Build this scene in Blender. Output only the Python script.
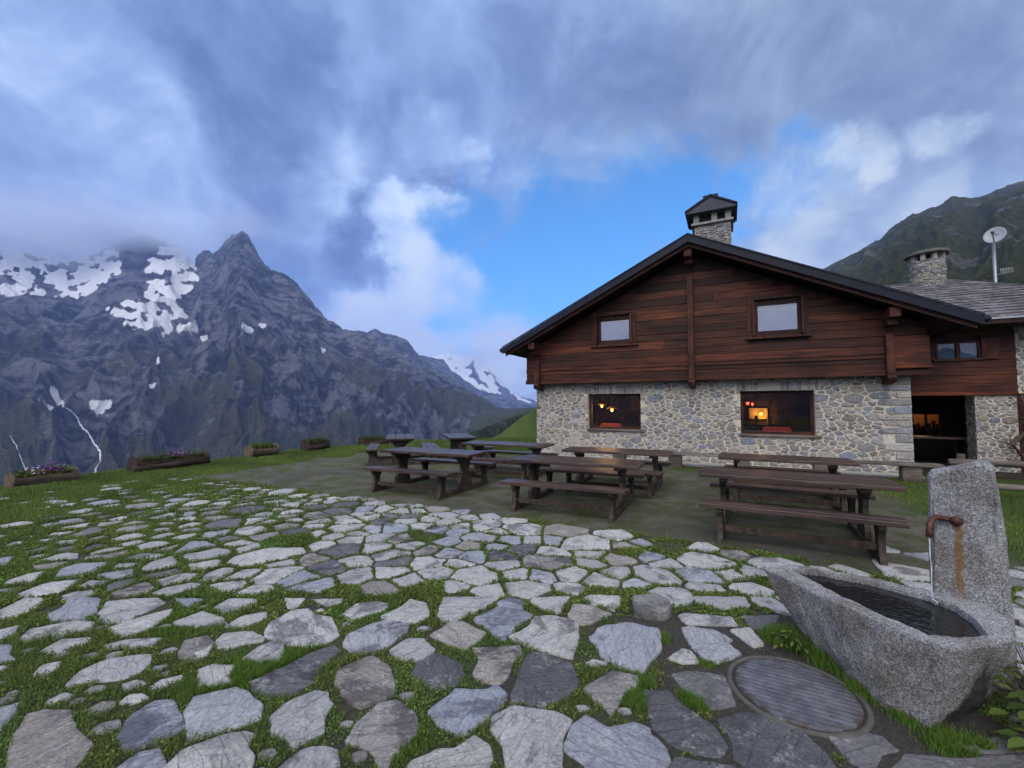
import bpy, bmesh, math, random
import numpy as np
from mathutils import Vector, Matrix, noise

for o in list(bpy.data.objects):
    bpy.data.objects.remove(o, do_unlink=True)
scene = bpy.context.scene
COL = scene.collection
rnd = random.Random(11)

# ------------------------------------------------------------------ camera
F_PX, W_PX, H_PX = 430.0, 1024, 768
PITCH = math.atan(22 / 430)
CAM_H = 1.6
cd = bpy.data.cameras.new("camera")
cam = bpy.data.objects.new("camera", cd)
COL.objects.link(cam)
cam.location = (0, 0, CAM_H)
cam.rotation_euler = (math.pi / 2 + PITCH, 0, 0)
cd.sensor_width = 36
cd.lens = F_PX / W_PX * 36
cd.clip_start = 0.05
cd.clip_end = 30000
scene.camera = cam


def ray(x, y):
    a, b, c = (x - 512) / F_PX, 1.0, -(y - 384) / F_PX
    cs, sn = math.cos(PITCH), math.sin(PITCH)
    return Vector((a, b * cs - c * sn, b * sn + c * cs))


# ------------------------------------------------------------------ world, sun, exposure
world = bpy.data.worlds.new("World")
scene.world = world
world.use_nodes = True
SUN_EL, SUN_AZ = 30.0, 205.0         # degrees; azimuth clockwise from +Y (behind the camera, a little left)


def build_world():
    nt = world.node_tree
    nt.nodes.clear()
    N, L = nt.nodes, nt.links

    def node(t, **kw):
        n = N.new(t)
        for k, v in kw.items():
            setattr(n, k, v)
        return n

    def setin(n, i, v):
        if isinstance(v, bpy.types.NodeSocket):
            L.new(v, n.inputs[i])
        else:
            n.inputs[i].default_value = v

    def M(op, a, b=0.0, clamp=False):
        n = node('ShaderNodeMath', operation=op, use_clamp=clamp)
        setin(n, 0, a)
        setin(n, 1, b)
        return n.outputs[0]

    def VM(op, a, b=None, out=0):
        n = node('ShaderNodeVectorMath', operation=op)
        setin(n, 0, a)
        if b is not None:
            setin(n, 1, b)
        return n.outputs[out]

    def smooth(v, a, b, lo=0.0, hi=1.0):
        n = node('ShaderNodeMapRange', interpolation_type='SMOOTHSTEP')
        setin(n, 0, v)
        for i, q in enumerate((a, b, lo, hi)):
            n.inputs[i + 1].default_value = q
        return n.outputs[0]

    def mixc(f, a, b):
        n = node('ShaderNodeMix', data_type='RGBA')
        setin(n, 0, f)
        for i, q in ((6, a), (7, b)):
            if isinstance(q, bpy.types.NodeSocket):
                L.new(q, n.inputs[i])
            else:
                n.inputs[i].default_value = (*q, 1)
        return n.outputs[2]

    tc = node('ShaderNodeTexCoord')
    d = VM('NORMALIZE', tc.outputs['Generated'])
    sx = node('ShaderNodeSeparateXYZ')
    L.new(d, sx.inputs[0])
    dx, dy, dz = sx.outputs
    # cloud deck coordinates: direction projected on a flat layer overhead
    h = M('ADD', M('MAXIMUM', dz, 0.0), 0.22)
    cx = node('ShaderNodeCombineXYZ')
    L.new(M('DIVIDE', dx, h), cx.inputs[0])
    L.new(M('DIVIDE', dy, h), cx.inputs[1])
    cx.inputs[2].default_value = 0.37
    P = cx.outputs[0]

    def nz(vec, scale, detail, rough=0.55, dist=0.0, col=False):
        n = node('ShaderNodeTexNoise')
        L.new(vec, n.inputs['Vector'])
        n.inputs['Scale'].default_value = scale
        n.inputs['Detail'].default_value = detail
        n.inputs['Roughness'].default_value = rough
        n.inputs['Distortion'].default_value = dist
        return n.outputs['Color' if col else 'Fac']

    n1 = nz(P, 1.0, 8, 0.52, 0.7)
    n2 = nz(VM('ADD', P, (5.3, 2.2, 0)), 2.6, 10, 0.60, 0.5)
    nd = nz(d, 4.8, 11, 0.64, 0.6)
    warp = VM('MULTIPLY', VM('SUBTRACT', nz(d, 4.2, 6, 0.6, 0.0, True), (0.5, 0.5, 0.5)), (0.34, 0.34, 0.34))
    wd = VM('NORMALIZE', VM('ADD', d, warp))

    def blob(px, py, r_in, r_out):
        c = ray(px, py)
        k = 430 * (1 + ((px - 512) ** 2 + (py - 384) ** 2) / 430 ** 2) ** 0.75
        c.normalize()
        return smooth(VM('DOT_PRODUCT', wd, tuple(c), 1), math.cos(r_out / k), math.cos(r_in / k))

    def total(lst):
        s = None
        for px, py, a, b, w in lst:
            v = M('MULTIPLY', blob(px, py, a, b), w)
            s = v if s is None else M('ADD', s, v)
        return s

    GAPS = [(600, 225, 25, 120, .75), (500, 225, 10, 85, .65), (560, 290, 10, 95, .6), (665, 185, 5, 80, .45), (480, 300, 5, 60, .5),
            (775, 190, 5, 60, .36), (625, 10, 5, 75, .42), (508, 130, 5, 60, .25), (455, 225, 5, 50, .45), (700, 240, 5, 60, .35), (722, 172, 5, 75, .55)]
    LIGHT = [(415, 226, 1, 50, .80), (340, 195, 5, 80, .22), (450, 150, 1, 45, .22), (395, 300, 10, 85, .55), (440, 330, 10, 95, .62),
             (530, 375, 10, 90, .25), (905, 135, 2, 45, .32), (835, 165, 2, 40, .28), (330, 55, 10, 110, .12), (200, 255, 15, 130, .10),
             (360, 110, 10, 70, .12), (560, 345, 5, 60, .25), (870, 250, 20, 140, .14), (760, 240, 20, 100, .20), (60, 60, 30, 180, .14)]
    DARK = [(385, 246, 8, 70, .62), (285, 85, 20, 110, .26), (900, 70, 40, 170, .14), (740, 90, 20, 110, .05), (300, 245, 20, 90, .06),
            (10, 250, 10, 70, .3), (640, 90, 20, 80, .1)]
    gap = total(GAPS)
    light = total(LIGHT)
    dark = total(DARK)
    cover = M('SUBTRACT', M('ADD', 1.0, M('MULTIPLY', M('SUBTRACT', n1, 0.5), 1.7)), gap)
    cover = M('ADD', cover, M('MULTIPLY', M('SUBTRACT', nd, 0.5), 0.9))
    cover = smooth(cover, 0.02, 0.98)
    tone = M('ADD', M('ADD', M('MULTIPLY', n2, 0.75), M('MULTIPLY', nd, 0.95)), -0.17)
    tone = M('SUBTRACT', M('ADD', tone, light), dark)
    ramp = node('ShaderNodeValToRGB')
    L.new(M('MULTIPLY', tone, 0.8), ramp.inputs[0])
    els = ramp.color_ramp.elements
    els[0].position, els[0].color = 0.05, (0.065, 0.120, 0.260, 1)
    els[1].position, els[1].color = 1.0, (0.74, 0.86, 1.0, 1)
    for p, c in ((0.28, (0.108, 0.185, 0.385)), (0.46, (0.190, 0.282, 0.52)), (0.64, (0.30, 0.44, 0.73)), (0.82, (0.54, 0.70, 0.97))):
        e = els.new(p)
        e.color = (*c, 1)
    # right half of the sky is greyer and warmer than the left
    warm = smooth(dx, -0.12, 0.50)
    grey = mixc(warm, (1, 1, 1), (1.20, 1.06, 0.83))
    cl = VM('MULTIPLY', ramp.outputs[0], grey)
    # unseen deck behind the camera is brightened, as added fill for ground and facade
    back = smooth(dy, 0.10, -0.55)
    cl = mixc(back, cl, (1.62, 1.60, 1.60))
    zen = M('MULTIPLY', smooth(dz, 0.80, 1.0), 0.9)  # unseen sky overhead is brightened too, as added fill
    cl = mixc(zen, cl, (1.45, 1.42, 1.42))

    sky = node('ShaderNodeTexSky', sky_type='NISHITA')
    sky.sun_disc = False
    sky.sun_elevation = math.radians(SUN_EL)
    sky.sun_rotation = math.radians(SUN_AZ)
    sky.altitude = 2000
    tint = VM('MULTIPLY', sky.outputs[0], (0.38, 1.10, 1.50))
    b1 = node('ShaderNodeBackground')
    L.new(tint, b1.inputs[0])
    b1.inputs[1].default_value = 0.15
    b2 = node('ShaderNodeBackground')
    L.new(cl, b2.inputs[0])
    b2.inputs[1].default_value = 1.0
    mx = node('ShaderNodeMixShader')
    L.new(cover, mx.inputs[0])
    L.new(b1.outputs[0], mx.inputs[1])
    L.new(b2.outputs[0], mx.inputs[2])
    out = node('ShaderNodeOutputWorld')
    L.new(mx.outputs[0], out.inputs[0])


build_world()
world.cycles.sampling_method = 'MANUAL'
world.cycles.sample_map_resolution = 512

sl = bpy.data.lights.new("sun", 'SUN')
sl.energy = 1.5
sl.angle = math.radians(40)
sl.color = (1.0, 0.95, 0.88)
sun = bpy.data.objects.new("sun", sl)
COL.objects.link(sun)
el, az = math.radians(SUN_EL + 12), math.radians(SUN_AZ)
sd = Vector((math.sin(az) * math.cos(el), math.cos(az) * math.cos(el), math.sin(el)))
sun.rotation_euler = sd.to_track_quat('Z', 'Y').to_euler()

vs = scene.view_settings
vs.view_transform = 'Standard'
vs.look = 'None'
vs.exposure = 0.22
vs.gamma = 1
vs.use_curve_mapping = False
scene.cycles.use_denoising = True
scene.cycles.max_bounces = 6
scene.cycles.diffuse_bounces = 3
scene.cycles.glossy_bounces = 3
scene.cycles.transmission_bounces = 4
scene.cycles.transparent_max_bounces = 8
scene.cycles.volume_bounces = 3
scene.cycles.caustics_reflective = False
scene.cycles.caustics_refractive = False
scene.cycles.sample_clamp_indirect = 4.0

# ------------------------------------------------------------------ frame of the house: s along the facade, n into the hill
ANG = math.radians(26.8)
U = Vector((math.cos(ANG), -math.sin(ANG), 0))
NV = Vector((math.sin(ANG), math.cos(ANG), 0))
ORG = Vector((0.817, 14.148, 0))
ROT = -ANG


def SN(s, n, z=0.0):
    return ORG + U * s + NV * n + Vector((0, 0, z))


def to_sn(x, y):
    v = Vector((x, y, 0)) - ORG
    return v.dot(U), v.dot(NV)


# ------------------------------------------------------------------ naming and linking
def tag(o, label, cat=None, group=None, kind=None):
    if label:
        o['label'] = label
    if cat:
        o['category'] = cat
    if group:
        o['group'] = group
    if kind:
        o['kind'] = kind
    return o


def thing(name, label, cat, loc=(0, 0, 0), rz=0.0, group=None):
    o = bpy.data.objects.new(name, None)
    o.empty_display_size = 0.2
    COL.objects.link(o)
    o.location = loc
    o.rotation_euler = (0, 0, rz)
    return tag(o, label, cat, group)


def dup(root):
    r = root.copy()
    COL.objects.link(r)
    for ch in list(root.children):
        c = ch.copy()
        COL.objects.link(c)
        c.parent = r
        for g in list(ch.children):
            e = g.copy()
            COL.objects.link(e)
            e.parent = c
    return r


class MB:
    """collects geometry of ONE mesh object"""

    def __init__(self):
        self.v, self.f, self.c, self.m, self.s = [], [], [], [], []

    def add(self, vs_, fs_, col=(1, 1, 1), mat=0, smooth=False):
        b = len(self.v)
        self.v += [tuple(p) for p in vs_]
        if isinstance(col, list):
            self.c += col
        else:
            self.c += [col] * len(vs_)
        for q in fs_:
            self.f.append(tuple(b + i for i in q))
            self.m.append(mat)
            self.s.append(smooth)

    def box(self, x0, y0, z0, x1, y1, z1, col=(1, 1, 1), mat=0, M_=None):
        p = [Vector((x, y, z)) for z in (z0, z1) for y in (y0, y1) for x in (x0, x1)]
        if M_ is not None:
            p = [M_ @ q for q in p]
        self.add(p, [(0, 2, 3, 1), (4, 5, 7, 6), (0, 1, 5, 4), (2, 6, 7, 3), (0, 4, 6, 2), (1, 3, 7, 5)], col, mat)

    def prism(self, poly, a, b, axis, col=(1, 1, 1), mat=0, M_=None):
        """poly: 2-D outline, extruded from a to b along axis (0 x, 1 y, 2 z)"""
        def P(q, t):
            v = [0, 0, 0]
            k = [i for i in range(3) if i != axis]
            v[k[0]], v[k[1]], v[axis] = q[0], q[1], t
            v = Vector(v)
            return M_ @ v if M_ is not None else v
        n = len(poly)
        vs_ = [P(q, a) for q in poly] + [P(q, b) for q in poly]
        fs = [tuple(range(n))[::-1], tuple(range(n, 2 * n))] + [(i, (i + 1) % n, n + (i + 1) % n, n + i) for i in range(n)]
        self.add(vs_, fs, col, mat)

    def tube(self, pts, rad, seg=8, col=(1, 1, 1), mat=0, cap=True, smooth=True):
        pts = [Vector(p) for p in pts]
        if not hasattr(rad, '__len__'):
            rad = [rad] * len(pts)
        rings, fs = [], []
        up = Vector((0, 0, 1))
        for i, p in enumerate(pts):
            t = (pts[min(i + 1, len(pts) - 1)] - pts[max(i - 1, 0)]).normalized()
            a = t.cross(up)
            if a.length < 1e-3:
                a = t.cross(Vector((1, 0, 0)))
            a.normalize()
            b = t.cross(a)
            for k in range(seg):
                g = 2 * math.pi * k / seg
                rings.append(p + (a * math.cos(g) + b * math.sin(g)) * rad[i])
        for i in range(len(pts) - 1):
            for k in range(seg):
                k2 = (k + 1) % seg
                fs.append((i * seg + k, i * seg + k2, (i + 1) * seg + k2, (i + 1) * seg + k))
        if cap:
            fs.append(tuple(range(seg))[::-1])
            fs.append(tuple((len(pts) - 1) * seg + k for k in range(seg)))
        self.add(rings, fs, col, mat, smooth)

    def build(self, name, mats, parent=None, bevel=0.0, loc=None):
        me = bpy.data.meshes.new(name)
        me.from_pydata(self.v, [], self.f)
        if not isinstance(mats, (list, tuple)):
            mats = [mats]
        for q in mats:
            me.materials.append(q)
        me.polygons.foreach_set('material_index', self.m)
        me.polygons.foreach_set('use_smooth', self.s)
        at = me.color_attributes.new('tone', 'FLOAT_COLOR', 'POINT')
        arr = np.ones((len(self.c), 4), dtype=np.float32)
        arr[:, :3] = np.array(self.c, dtype=np.float32)
        at.data.foreach_set('color', arr.ravel())
        bm = bmesh.new()
        bm.from_mesh(me)
        bmesh.ops.recalc_face_normals(bm, faces=bm.faces)
        bm.to_mesh(me)
        bm.free()
        o = bpy.data.objects.new(name, me)
        COL.objects.link(o)
        if parent is not None:
            o.parent = parent
        if loc is not None:
            o.location = loc
        if bevel:
            md = o.modifiers.new('bevel', 'BEVEL')
            md.width = bevel
            md.segments = 2
            md.limit_method = 'ANGLE'
            md.angle_limit = math.radians(50)
        return o


def np_mesh(name, verts, faces, mats, cols=None, smooth=False, mat_index=None):
    """big meshes from numpy arrays; faces all of one size"""
    me = bpy.data.meshes.new(name)
    nv, nf, k = len(verts), len(faces), faces.shape[1]
    me.vertices.add(nv)
    me.vertices.foreach_set('co', np.ascontiguousarray(verts, dtype=np.float32).ravel())
    me.loops.add(nf * k)
    me.loops.foreach_set('vertex_index', np.ascontiguousarray(faces, dtype=np.int32).ravel())
    me.polygons.add(nf)
    me.polygons.foreach_set('loop_start', np.arange(0, nf * k, k, dtype=np.int32))
    if smooth:
        me.polygons.foreach_set('use_smooth', np.ones(nf, dtype=bool))
    for q in (mats if isinstance(mats, (list, tuple)) else [mats]):
        me.materials.append(q)
    if mat_index is not None:
        me.polygons.foreach_set('material_index', np.asarray(mat_index, dtype=np.int32))
    if cols is not None:
        at = me.color_attributes.new('tone', 'FLOAT_COLOR', 'POINT')
        a = np.ones((nv, 4), dtype=np.float32)
        a[:, :3] = cols
        at.data.foreach_set('color', a.ravel())
    me.update(calc_edges=True)
    me.validate()
    o = bpy.data.objects.new(name, me)
    COL.objects.link(o)
    return o


# ------------------------------------------------------------------ materials
class NT:
    def __init__(self, name, rough=0.8, metal=0.0, spec=0.3):
        self.mat = bpy.data.materials.new(name)
        self.mat.use_nodes = True
        self.nt = self.mat.node_tree
        self.N, self.L = self.nt.nodes, self.nt.links
        self.p = self.N['Principled BSDF']
        self.p.inputs['Roughness'].default_value = rough
        self.p.inputs['Metallic'].default_value = metal
        self.p.inputs['Specular IOR Level'].default_value = spec
        self.tc = self.N.new('ShaderNodeTexCoord')

    def _in(self, s, v):
        if isinstance(v, bpy.types.NodeSocket):
            self.L.new(v, s)
        elif isinstance(v, tuple) and len(v) == 3 and len(getattr(s, 'default_value', ())) == 4:
            s.default_value = (*v, 1)
        else:
            s.default_value = v

    def co(self, scale=(1, 1, 1), which='Object', rot=(0, 0, 0)):
        m = self.N.new('ShaderNodeMapping')
        self.L.new(self.tc.outputs[which], m.inputs[0])
        m.inputs['Scale'].default_value = scale
        m.inputs['Rotation'].default_value = rot
        return m.outputs[0]

    def noise(self, vec, scale, detail=4, rough=0.55, dist=0.0, out='Fac'):
        n = self.N.new('ShaderNodeTexNoise')
        if vec is not None:
            self.L.new(vec, n.inputs['Vector'])
        n.inputs['Scale'].default_value = scale
        n.inputs['Detail'].default_value = detail
        n.inputs['Roughness'].default_value = rough
        n.inputs['Distortion'].default_value = dist
        return n.outputs[out]

    def voro(self, vec, scale, feature='F1', out='Distance'):
        n = self.N.new('ShaderNodeTexVoronoi')
        n.feature = feature
        if vec is not None:
            self.L.new(vec, n.inputs['Vector'])
        n.inputs['Scale'].default_value = scale
        return n.outputs[out]

    def step(self, v, a, b, lo=0.0, hi=1.0):
        n = self.N.new('ShaderNodeMapRange')
        n.interpolation_type = 'SMOOTHSTEP'
        self._in(n.inputs[0], v)
        for i, q in enumerate((a, b, lo, hi)):
            self._in(n.inputs[i + 1], q)
        return n.outputs[0]

    def mix(self, f, a, b, mode='MIX'):
        n = self.N.new('ShaderNodeMix')
        n.data_type = 'RGBA'
        n.blend_type = mode
        self._in(n.inputs[0], f)
        self._in(n.inputs[6], a)
        self._in(n.inputs[7], b)
        return n.outputs[2]

    def math(self, op, a, b=0.0):
        n = self.N.new('ShaderNodeMath')
        n.operation = op
        self._in(n.inputs[0], a)
        self._in(n.inputs[1], b)
        return n.outputs[0]

    def attr(self, name='tone', out='Color'):
        n = self.N.new('ShaderNodeAttribute')
        n.attribute_name = name
        return n.outputs[out]

    def sep(self, v):
        n = self.N.new('ShaderNodeSeparateColor')
        self.L.new(v, n.inputs[0])
        return n.outputs

    def sepxyz(self, v):
        n = self.N.new('ShaderNodeSeparateXYZ')
        self.L.new(v, n.inputs[0])
        return n.outputs

    def color(self, v):
        self._in(self.p.inputs['Base Color'], v)

    def rough(self, v):
        self._in(self.p.inputs['Roughness'], v)

    def bump(self, h, strength=0.5, dist=0.01):
        n = self.N.new('ShaderNodeBump')
        n.inputs['Strength'].default_value = strength
        n.inputs['Distance'].default_value = dist
        self.L.new(h, n.inputs['Height'])
        self.L.new(n.outputs[0], self.p.inputs['Normal'])
        return n


def val(n, v):
    """brightness spread helper: grey tuple"""
    return (v, v, v)


def m_stone(name, bump=0.6, dist=0.006, speck=0.5, patch=0.6, scale=1.0):
    """natural stone; each block shifts and turns the pattern by its own tone, so no two look alike"""
    t = NT(name, 0.80, spec=0.25)
    N, L = t.N, t.L
    c = t.attr()
    r_, g_, b_ = t.sep(c)[:3]
    rnd1 = t.math('FRACT', t.math('MULTIPLY', r_, 913.7))
    rnd2 = t.math('FRACT', t.math('MULTIPLY', g_, 571.3))
    vr = N.new('ShaderNodeVectorRotate')
    vr.rotation_type = 'Z_AXIS'
    L.new(t.co(), vr.inputs['Vector'])
    L.new(t.math('MULTIPLY', rnd1, 6.283), vr.inputs['Angle'])
    sh = N.new('ShaderNodeCombineXYZ')
    L.new(t.math('MULTIPLY', rnd1, 37.0), sh.inputs[0])
    L.new(t.math('MULTIPLY', rnd2, 53.0), sh.inputs[1])
    ad = N.new('ShaderNodeVectorMath')
    L.new(vr.outputs[0], ad.inputs[0])
    L.new(sh.outputs[0], ad.inputs[1])
    p = ad.outputs[0]
    mp_ = N.new('ShaderNodeMapping')
    L.new(p, mp_.inputs[0])
    mp_.inputs['Scale'].default_value = (1.0, 4.2, 1.0)
    big = t.noise(p, 3.6 * scale, 6, 0.62, 0.8)
    fine = t.noise(p, 48, 7, 0.72)
    lay = t.noise(mp_.outputs[0], 4 * scale, 8, 0.72, 1.0)
    dark = t.mix(1.0, c, (0.44, 0.43, 0.46), 'MULTIPLY')
    amt = t.step(rnd2, 0.1, 0.9, 0.25 * patch, 1.35 * patch)
    col = t.mix(t.math('MULTIPLY', t.step(big, 0.49, 0.60), amt), c, dark)
    col = t.mix(t.math('MULTIPLY', t.step(lay, 0.53, 0.64, 0.0, 0.75), t.step(rnd1, 0.2, 0.8)), col, t.mix(1.0, col, (0.50, 0.50, 0.53), 'MULTIPLY'))
    col = t.mix(t.step(fine, 0.35, 0.72, 0.0, 0.85), t.mix(1.0, col, (0.74, 0.74, 0.76), 'MULTIPLY'), t.mix(1.0, col, (1.30, 1.29, 1.27), 'MULTIPLY'))
    sp = t.noise(p, 62, 5, 0.66)
    col = t.mix(t.step(sp, 0.60, 0.67, 0.0, speck), col, (0.085, 0.085, 0.09))
    lich = t.noise(p, 6 * scale, 9, 0.78)
    col = t.mix(t.step(lich, 0.53, 0.66, 0.0, 0.55), col, (0.58, 0.57, 0.55))
    t.color(col)
    crk = t.voro(mp_.outputs[0], 2.6 * scale, 'DISTANCE_TO_EDGE')
    crk = t.step(t.math('ADD', crk, t.math('MULTIPLY', t.math('SUBTRACT', fine, 0.5), 0.10)), 0.0, 0.05)
    h = t.math('ADD', t.math('MULTIPLY', t.math('ADD', t.noise(p, 11, 9, 0.72, 0.8), lay), 1.6), t.math('MULTIPLY', fine, 0.7))
    h = t.math('ADD', h, t.math('MULTIPLY', crk, 0.5))
    t.bump(h, bump, dist * 3)
    return t.mat


def m_wood(name, dark, light, grain=(1.0, 14, 14), rough=0.65, spec=0.3, streak=0.6, bump=0.35, weather=None):
    t = NT(name, rough, spec=spec)
    p = t.co(grain)
    g1 = t.noise(p, 1.6, 6, 0.65, 0.8)
    g2 = t.noise(p, 7, 4, 0.6, 0.3)
    big = t.noise(t.co((0.7, 2.5, 2.5)), 1.1, 4, 0.6, 0.4)
    col = t.mix(t.step(g1, 0.30, 0.72), dark, light)
    col = t.mix(t.step(g2, 0.45, 0.75, 0.0, streak), col, t.mix(1.0, col, (0.45, 0.42, 0.42), 'MULTIPLY'))
    col = t.mix(t.step(big, 0.42, 0.62, 0.0, 0.75), col, t.mix(1.0, col, (0.40, 0.38, 0.40), 'MULTIPLY'))
    col = t.mix(1.0, col, t.attr(), 'MULTIPLY')
    if weather:
        w = t.noise(t.co((1.2, 5, 5)), 2.6, 6, 0.7)
        col = t.mix(t.step(w, 0.56, 0.70, 0.0, 0.8), col, weather)
    t.color(col)
    t.bump(t.math('ADD', g1, t.math('MULTIPLY', g2, 0.6)), bump, 0.004)
    return t.mat


def m_plain(name, col, rough=0.7, metal=0.0, spec=0.3, var=0.25, scale=20, bump=0.0):
    t = NT(name, rough, metal, spec)
    n = t.noise(t.co(), scale, 5, 0.6)
    c2 = tuple(q * (1 - var) for q in col)
    c3 = tuple(q * (1 + var) for q in col)
    c = t.mix(t.step(n, 0.3, 0.7), c2, c3)
    t.color(t.mix(1.0, c, t.attr(), 'MULTIPLY'))
    if bump:
        t.bump(n, bump, 0.01)
    return t.mat


def m_emit(name, col, strength):
    m = bpy.data.materials.new(name)
    m.use_nodes = True
    p = m.node_tree.nodes['Principled BSDF']
    p.inputs['Base Color'].default_value = (*col, 1)
    p.inputs['Emission Color'].default_value = (*col, 1)
    p.inputs['Emission Strength'].default_value = strength
    return m


def m_glass(name, base=0.10, tint=(1, 1, 1)):
    """window pane: mirror-like skin over a clear sheet"""
    t = NT(name)
    N, L = t.N, t.L
    gl = N.new('ShaderNodeBsdfGlossy')
    gl.inputs['Roughness'].default_value = 0.015
    tr = N.new('ShaderNodeBsdfTransparent')
    tr.inputs[0].default_value = (*tint, 1)
    fr = N.new('ShaderNodeFresnel')
    fr.inputs[0].default_value = 1.52
    f = t.math('ADD', t.math('MULTIPLY', fr.outputs[0], 1.1), base)
    mx = N.new('ShaderNodeMixShader')
    L.new(f, mx.inputs[0])
    L.new(tr.outputs[0], mx.inputs[1])
    L.new(gl.outputs[0], mx.inputs[2])
    L.new(mx.outputs[0], N['Material Output'].inputs[0])
    return t.mat


def m_granite(name):
    t = NT(name, 0.85, spec=0.25)
    p = t.co()
    warp = t.N.new('ShaderNodeVectorMath')
    warp.operation = 'ADD'
    t.L.new(p, warp.inputs[0])
    sc_ = t.N.new('ShaderNodeVectorMath')
    sc_.operation = 'SCALE'
    t.L.new(t.noise(p, 60, 3, .6, 0, 'Color'), sc_.inputs[0])
    sc_.inputs['Scale'].default_value = 0.012
    t.L.new(sc_.outputs[0], warp.inputs[1])
    q = warp.outputs[0]
    c1 = t.sep(t.voro(q, 150, 'F1', 'Color'))
    c2 = t.sep(t.voro(q, 260, 'F1', 'Color'))
    c = t.noise(p, 3.2, 6, 0.65)
    col = t.mix(t.step(c1[0], 0.15, 0.85), (0.34, 0.34, 0.35), (0.66, 0.66, 0.67))
    col = t.mix(t.step(c2[1], 0.74, 0.80, 0.0, 0.75), col, (0.11, 0.11, 0.115))
    col = t.mix(t.step(c1[2], 0.84, 0.88, 0.0, 0.6), col, (0.16, 0.15, 0.15))
    col = t.mix(t.step(c, 0.44, 0.60, 0.0, 0.8), col, t.mix(1.0, col, (0.62, 0.575, 0.51), 'MULTIPLY'))
    drip = t.noise(t.co((1, 1, 0.22)), 13, 6, 0.7)
    col = t.mix(t.step(drip, 0.55, 0.68, 0.0, 0.55), col, t.mix(1.0, col, (0.50, 0.48, 0.45), 'MULTIPLY'))
    zz_ = t.sepxyz(t.co())[2]
    ms = t.math('MULTIPLY', t.step(zz_, 0.22, 0.0), t.step(t.noise(p, 9, 6, 0.7), 0.46, 0.60))
    col = t.mix(t.math('MULTIPLY', ms, 0.7), col, (0.075, 0.085, 0.035))
    col = t.mix(1.0, col, t.attr(), 'MULTIPLY')
    t.color(col)
    h = t.math('ADD', t.math('MULTIPLY', c2[0], 0.35), t.math('MULTIPLY', t.noise(p, 24, 9, 0.72), 2.2))
    t.bump(h, 0.9, 0.022)
    return t.mat


MAT = dict(
    paving=m_stone('flagstone', 0.85, 0.007, 0.6, 0.75),
    rubble=m_stone('rubble_stone', 0.8, 0.008, speck=0.2, patch=0.35, scale=1.6),
    mortar=m_plain('lime_mortar', (0.56, 0.50, 0.41), 0.95, var=0.28, scale=18, bump=0.5),
    larch=m_wood('stained_larch', (0.020, 0.006, 0.004), (0.165, 0.046, 0.017), (0.8, 12, 16), 0.62, bump=0.4),
    larch_beam=m_wood('larch_beam', (0.035, 0.012, 0.008), (0.125, 0.042, 0.022), (5, 5, 0.8), 0.65),
    table=m_wood('table_wood', (0.026, 0.014, 0.010), (0.090, 0.046, 0.030), (1.0, 16, 16), 0.42, 0.5, weather=(0.12, 0.085, 0.07)),
    trestle=m_wood('trestle_wood', (0.024, 0.017, 0.013), (0.085, 0.062, 0.047), (9, 9, 1.2), 0.75, weather=(0.15, 0.13, 0.11)),
    log=m_wood('bare_log', (0.070, 0.050, 0.036), (0.20, 0.155, 0.115), (1.0, 9, 9), 0.85),
    darklog=m_wood('dark_log', (0.022, 0.014, 0.011), (0.075, 0.048, 0.035), (1.0, 9, 9), 0.85),
    plank=m_wood('grey_plank', (0.12, 0.10, 0.085), (0.28, 0.24, 0.20), (0.8, 12, 12), 0.8),
    metalroof=m_plain('dark_roof_metal', (0.008, 0.010, 0.022), 0.55, 0.0, 0.25, 0.3, 3),
    soffit=m_wood('soffit_boards', (0.028, 0.010, 0.007), (0.085, 0.029, 0.017), (12, 1, 12), 0.7),
    granite=m_granite('granite'),
    glass=m_glass('window_glass', 0.0),
    glass_up=m_glass('upper_window_glass', 0.16),
    rust=m_plain('rusty_iron', (0.10, 0.042, 0.030), 0.6, 0.5, 0.5, 0.5, 60, 0.4),
    dining=m_wood('dining_panelling', (0.055, 0.028, 0.014), (0.16, 0.085, 0.042), (5, 5, 0.9), 0.7),
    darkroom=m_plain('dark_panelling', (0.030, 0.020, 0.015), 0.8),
    curtain=m_plain('sky_tint_curtain', (0.15, 0.22, 0.38), 0.9, var=0.04, scale=4),  # blue colour stands in for sky reflected in the upper panes
    redcloth=m_plain('red_cloth', (0.42, 0.035, 0.02), 0.8, var=0.15),
    whitemetal=m_plain('grey_white_metal', (0.35, 0.37, 0.39), 0.5, 0.1, 0.4, 0.08),
    greymetal=m_plain('galvanised_metal', (0.32, 0.33, 0.34), 0.45, 0.7, 0.5, 0.15),
    concrete=m_plain('pale_concrete', (0.36, 0.35, 0.32), 0.9, var=0.2, scale=12, bump=0.3),
    soil=m_plain('planter_soil', (0.035, 0.026, 0.018), 0.95, var=0.4, scale=40, bump=0.8),
    vine=m_plain('vine_bark', (0.085, 0.055, 0.040), 0.9, var=0.4, scale=60, bump=0.6),
)
# ------------------------------------------------------------------ numpy noise
def _hash(ix, iy, seed):
    h = (ix.astype(np.int64) * 374761393 + iy.astype(np.int64) * 668265263 + seed * 1442695041) & 0xFFFFFFFF
    h = ((h ^ (h >> 13)) * 1274126177) & 0xFFFFFFFF
    return (h ^ (h >> 16)) & 0xFFFFFFFF


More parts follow.
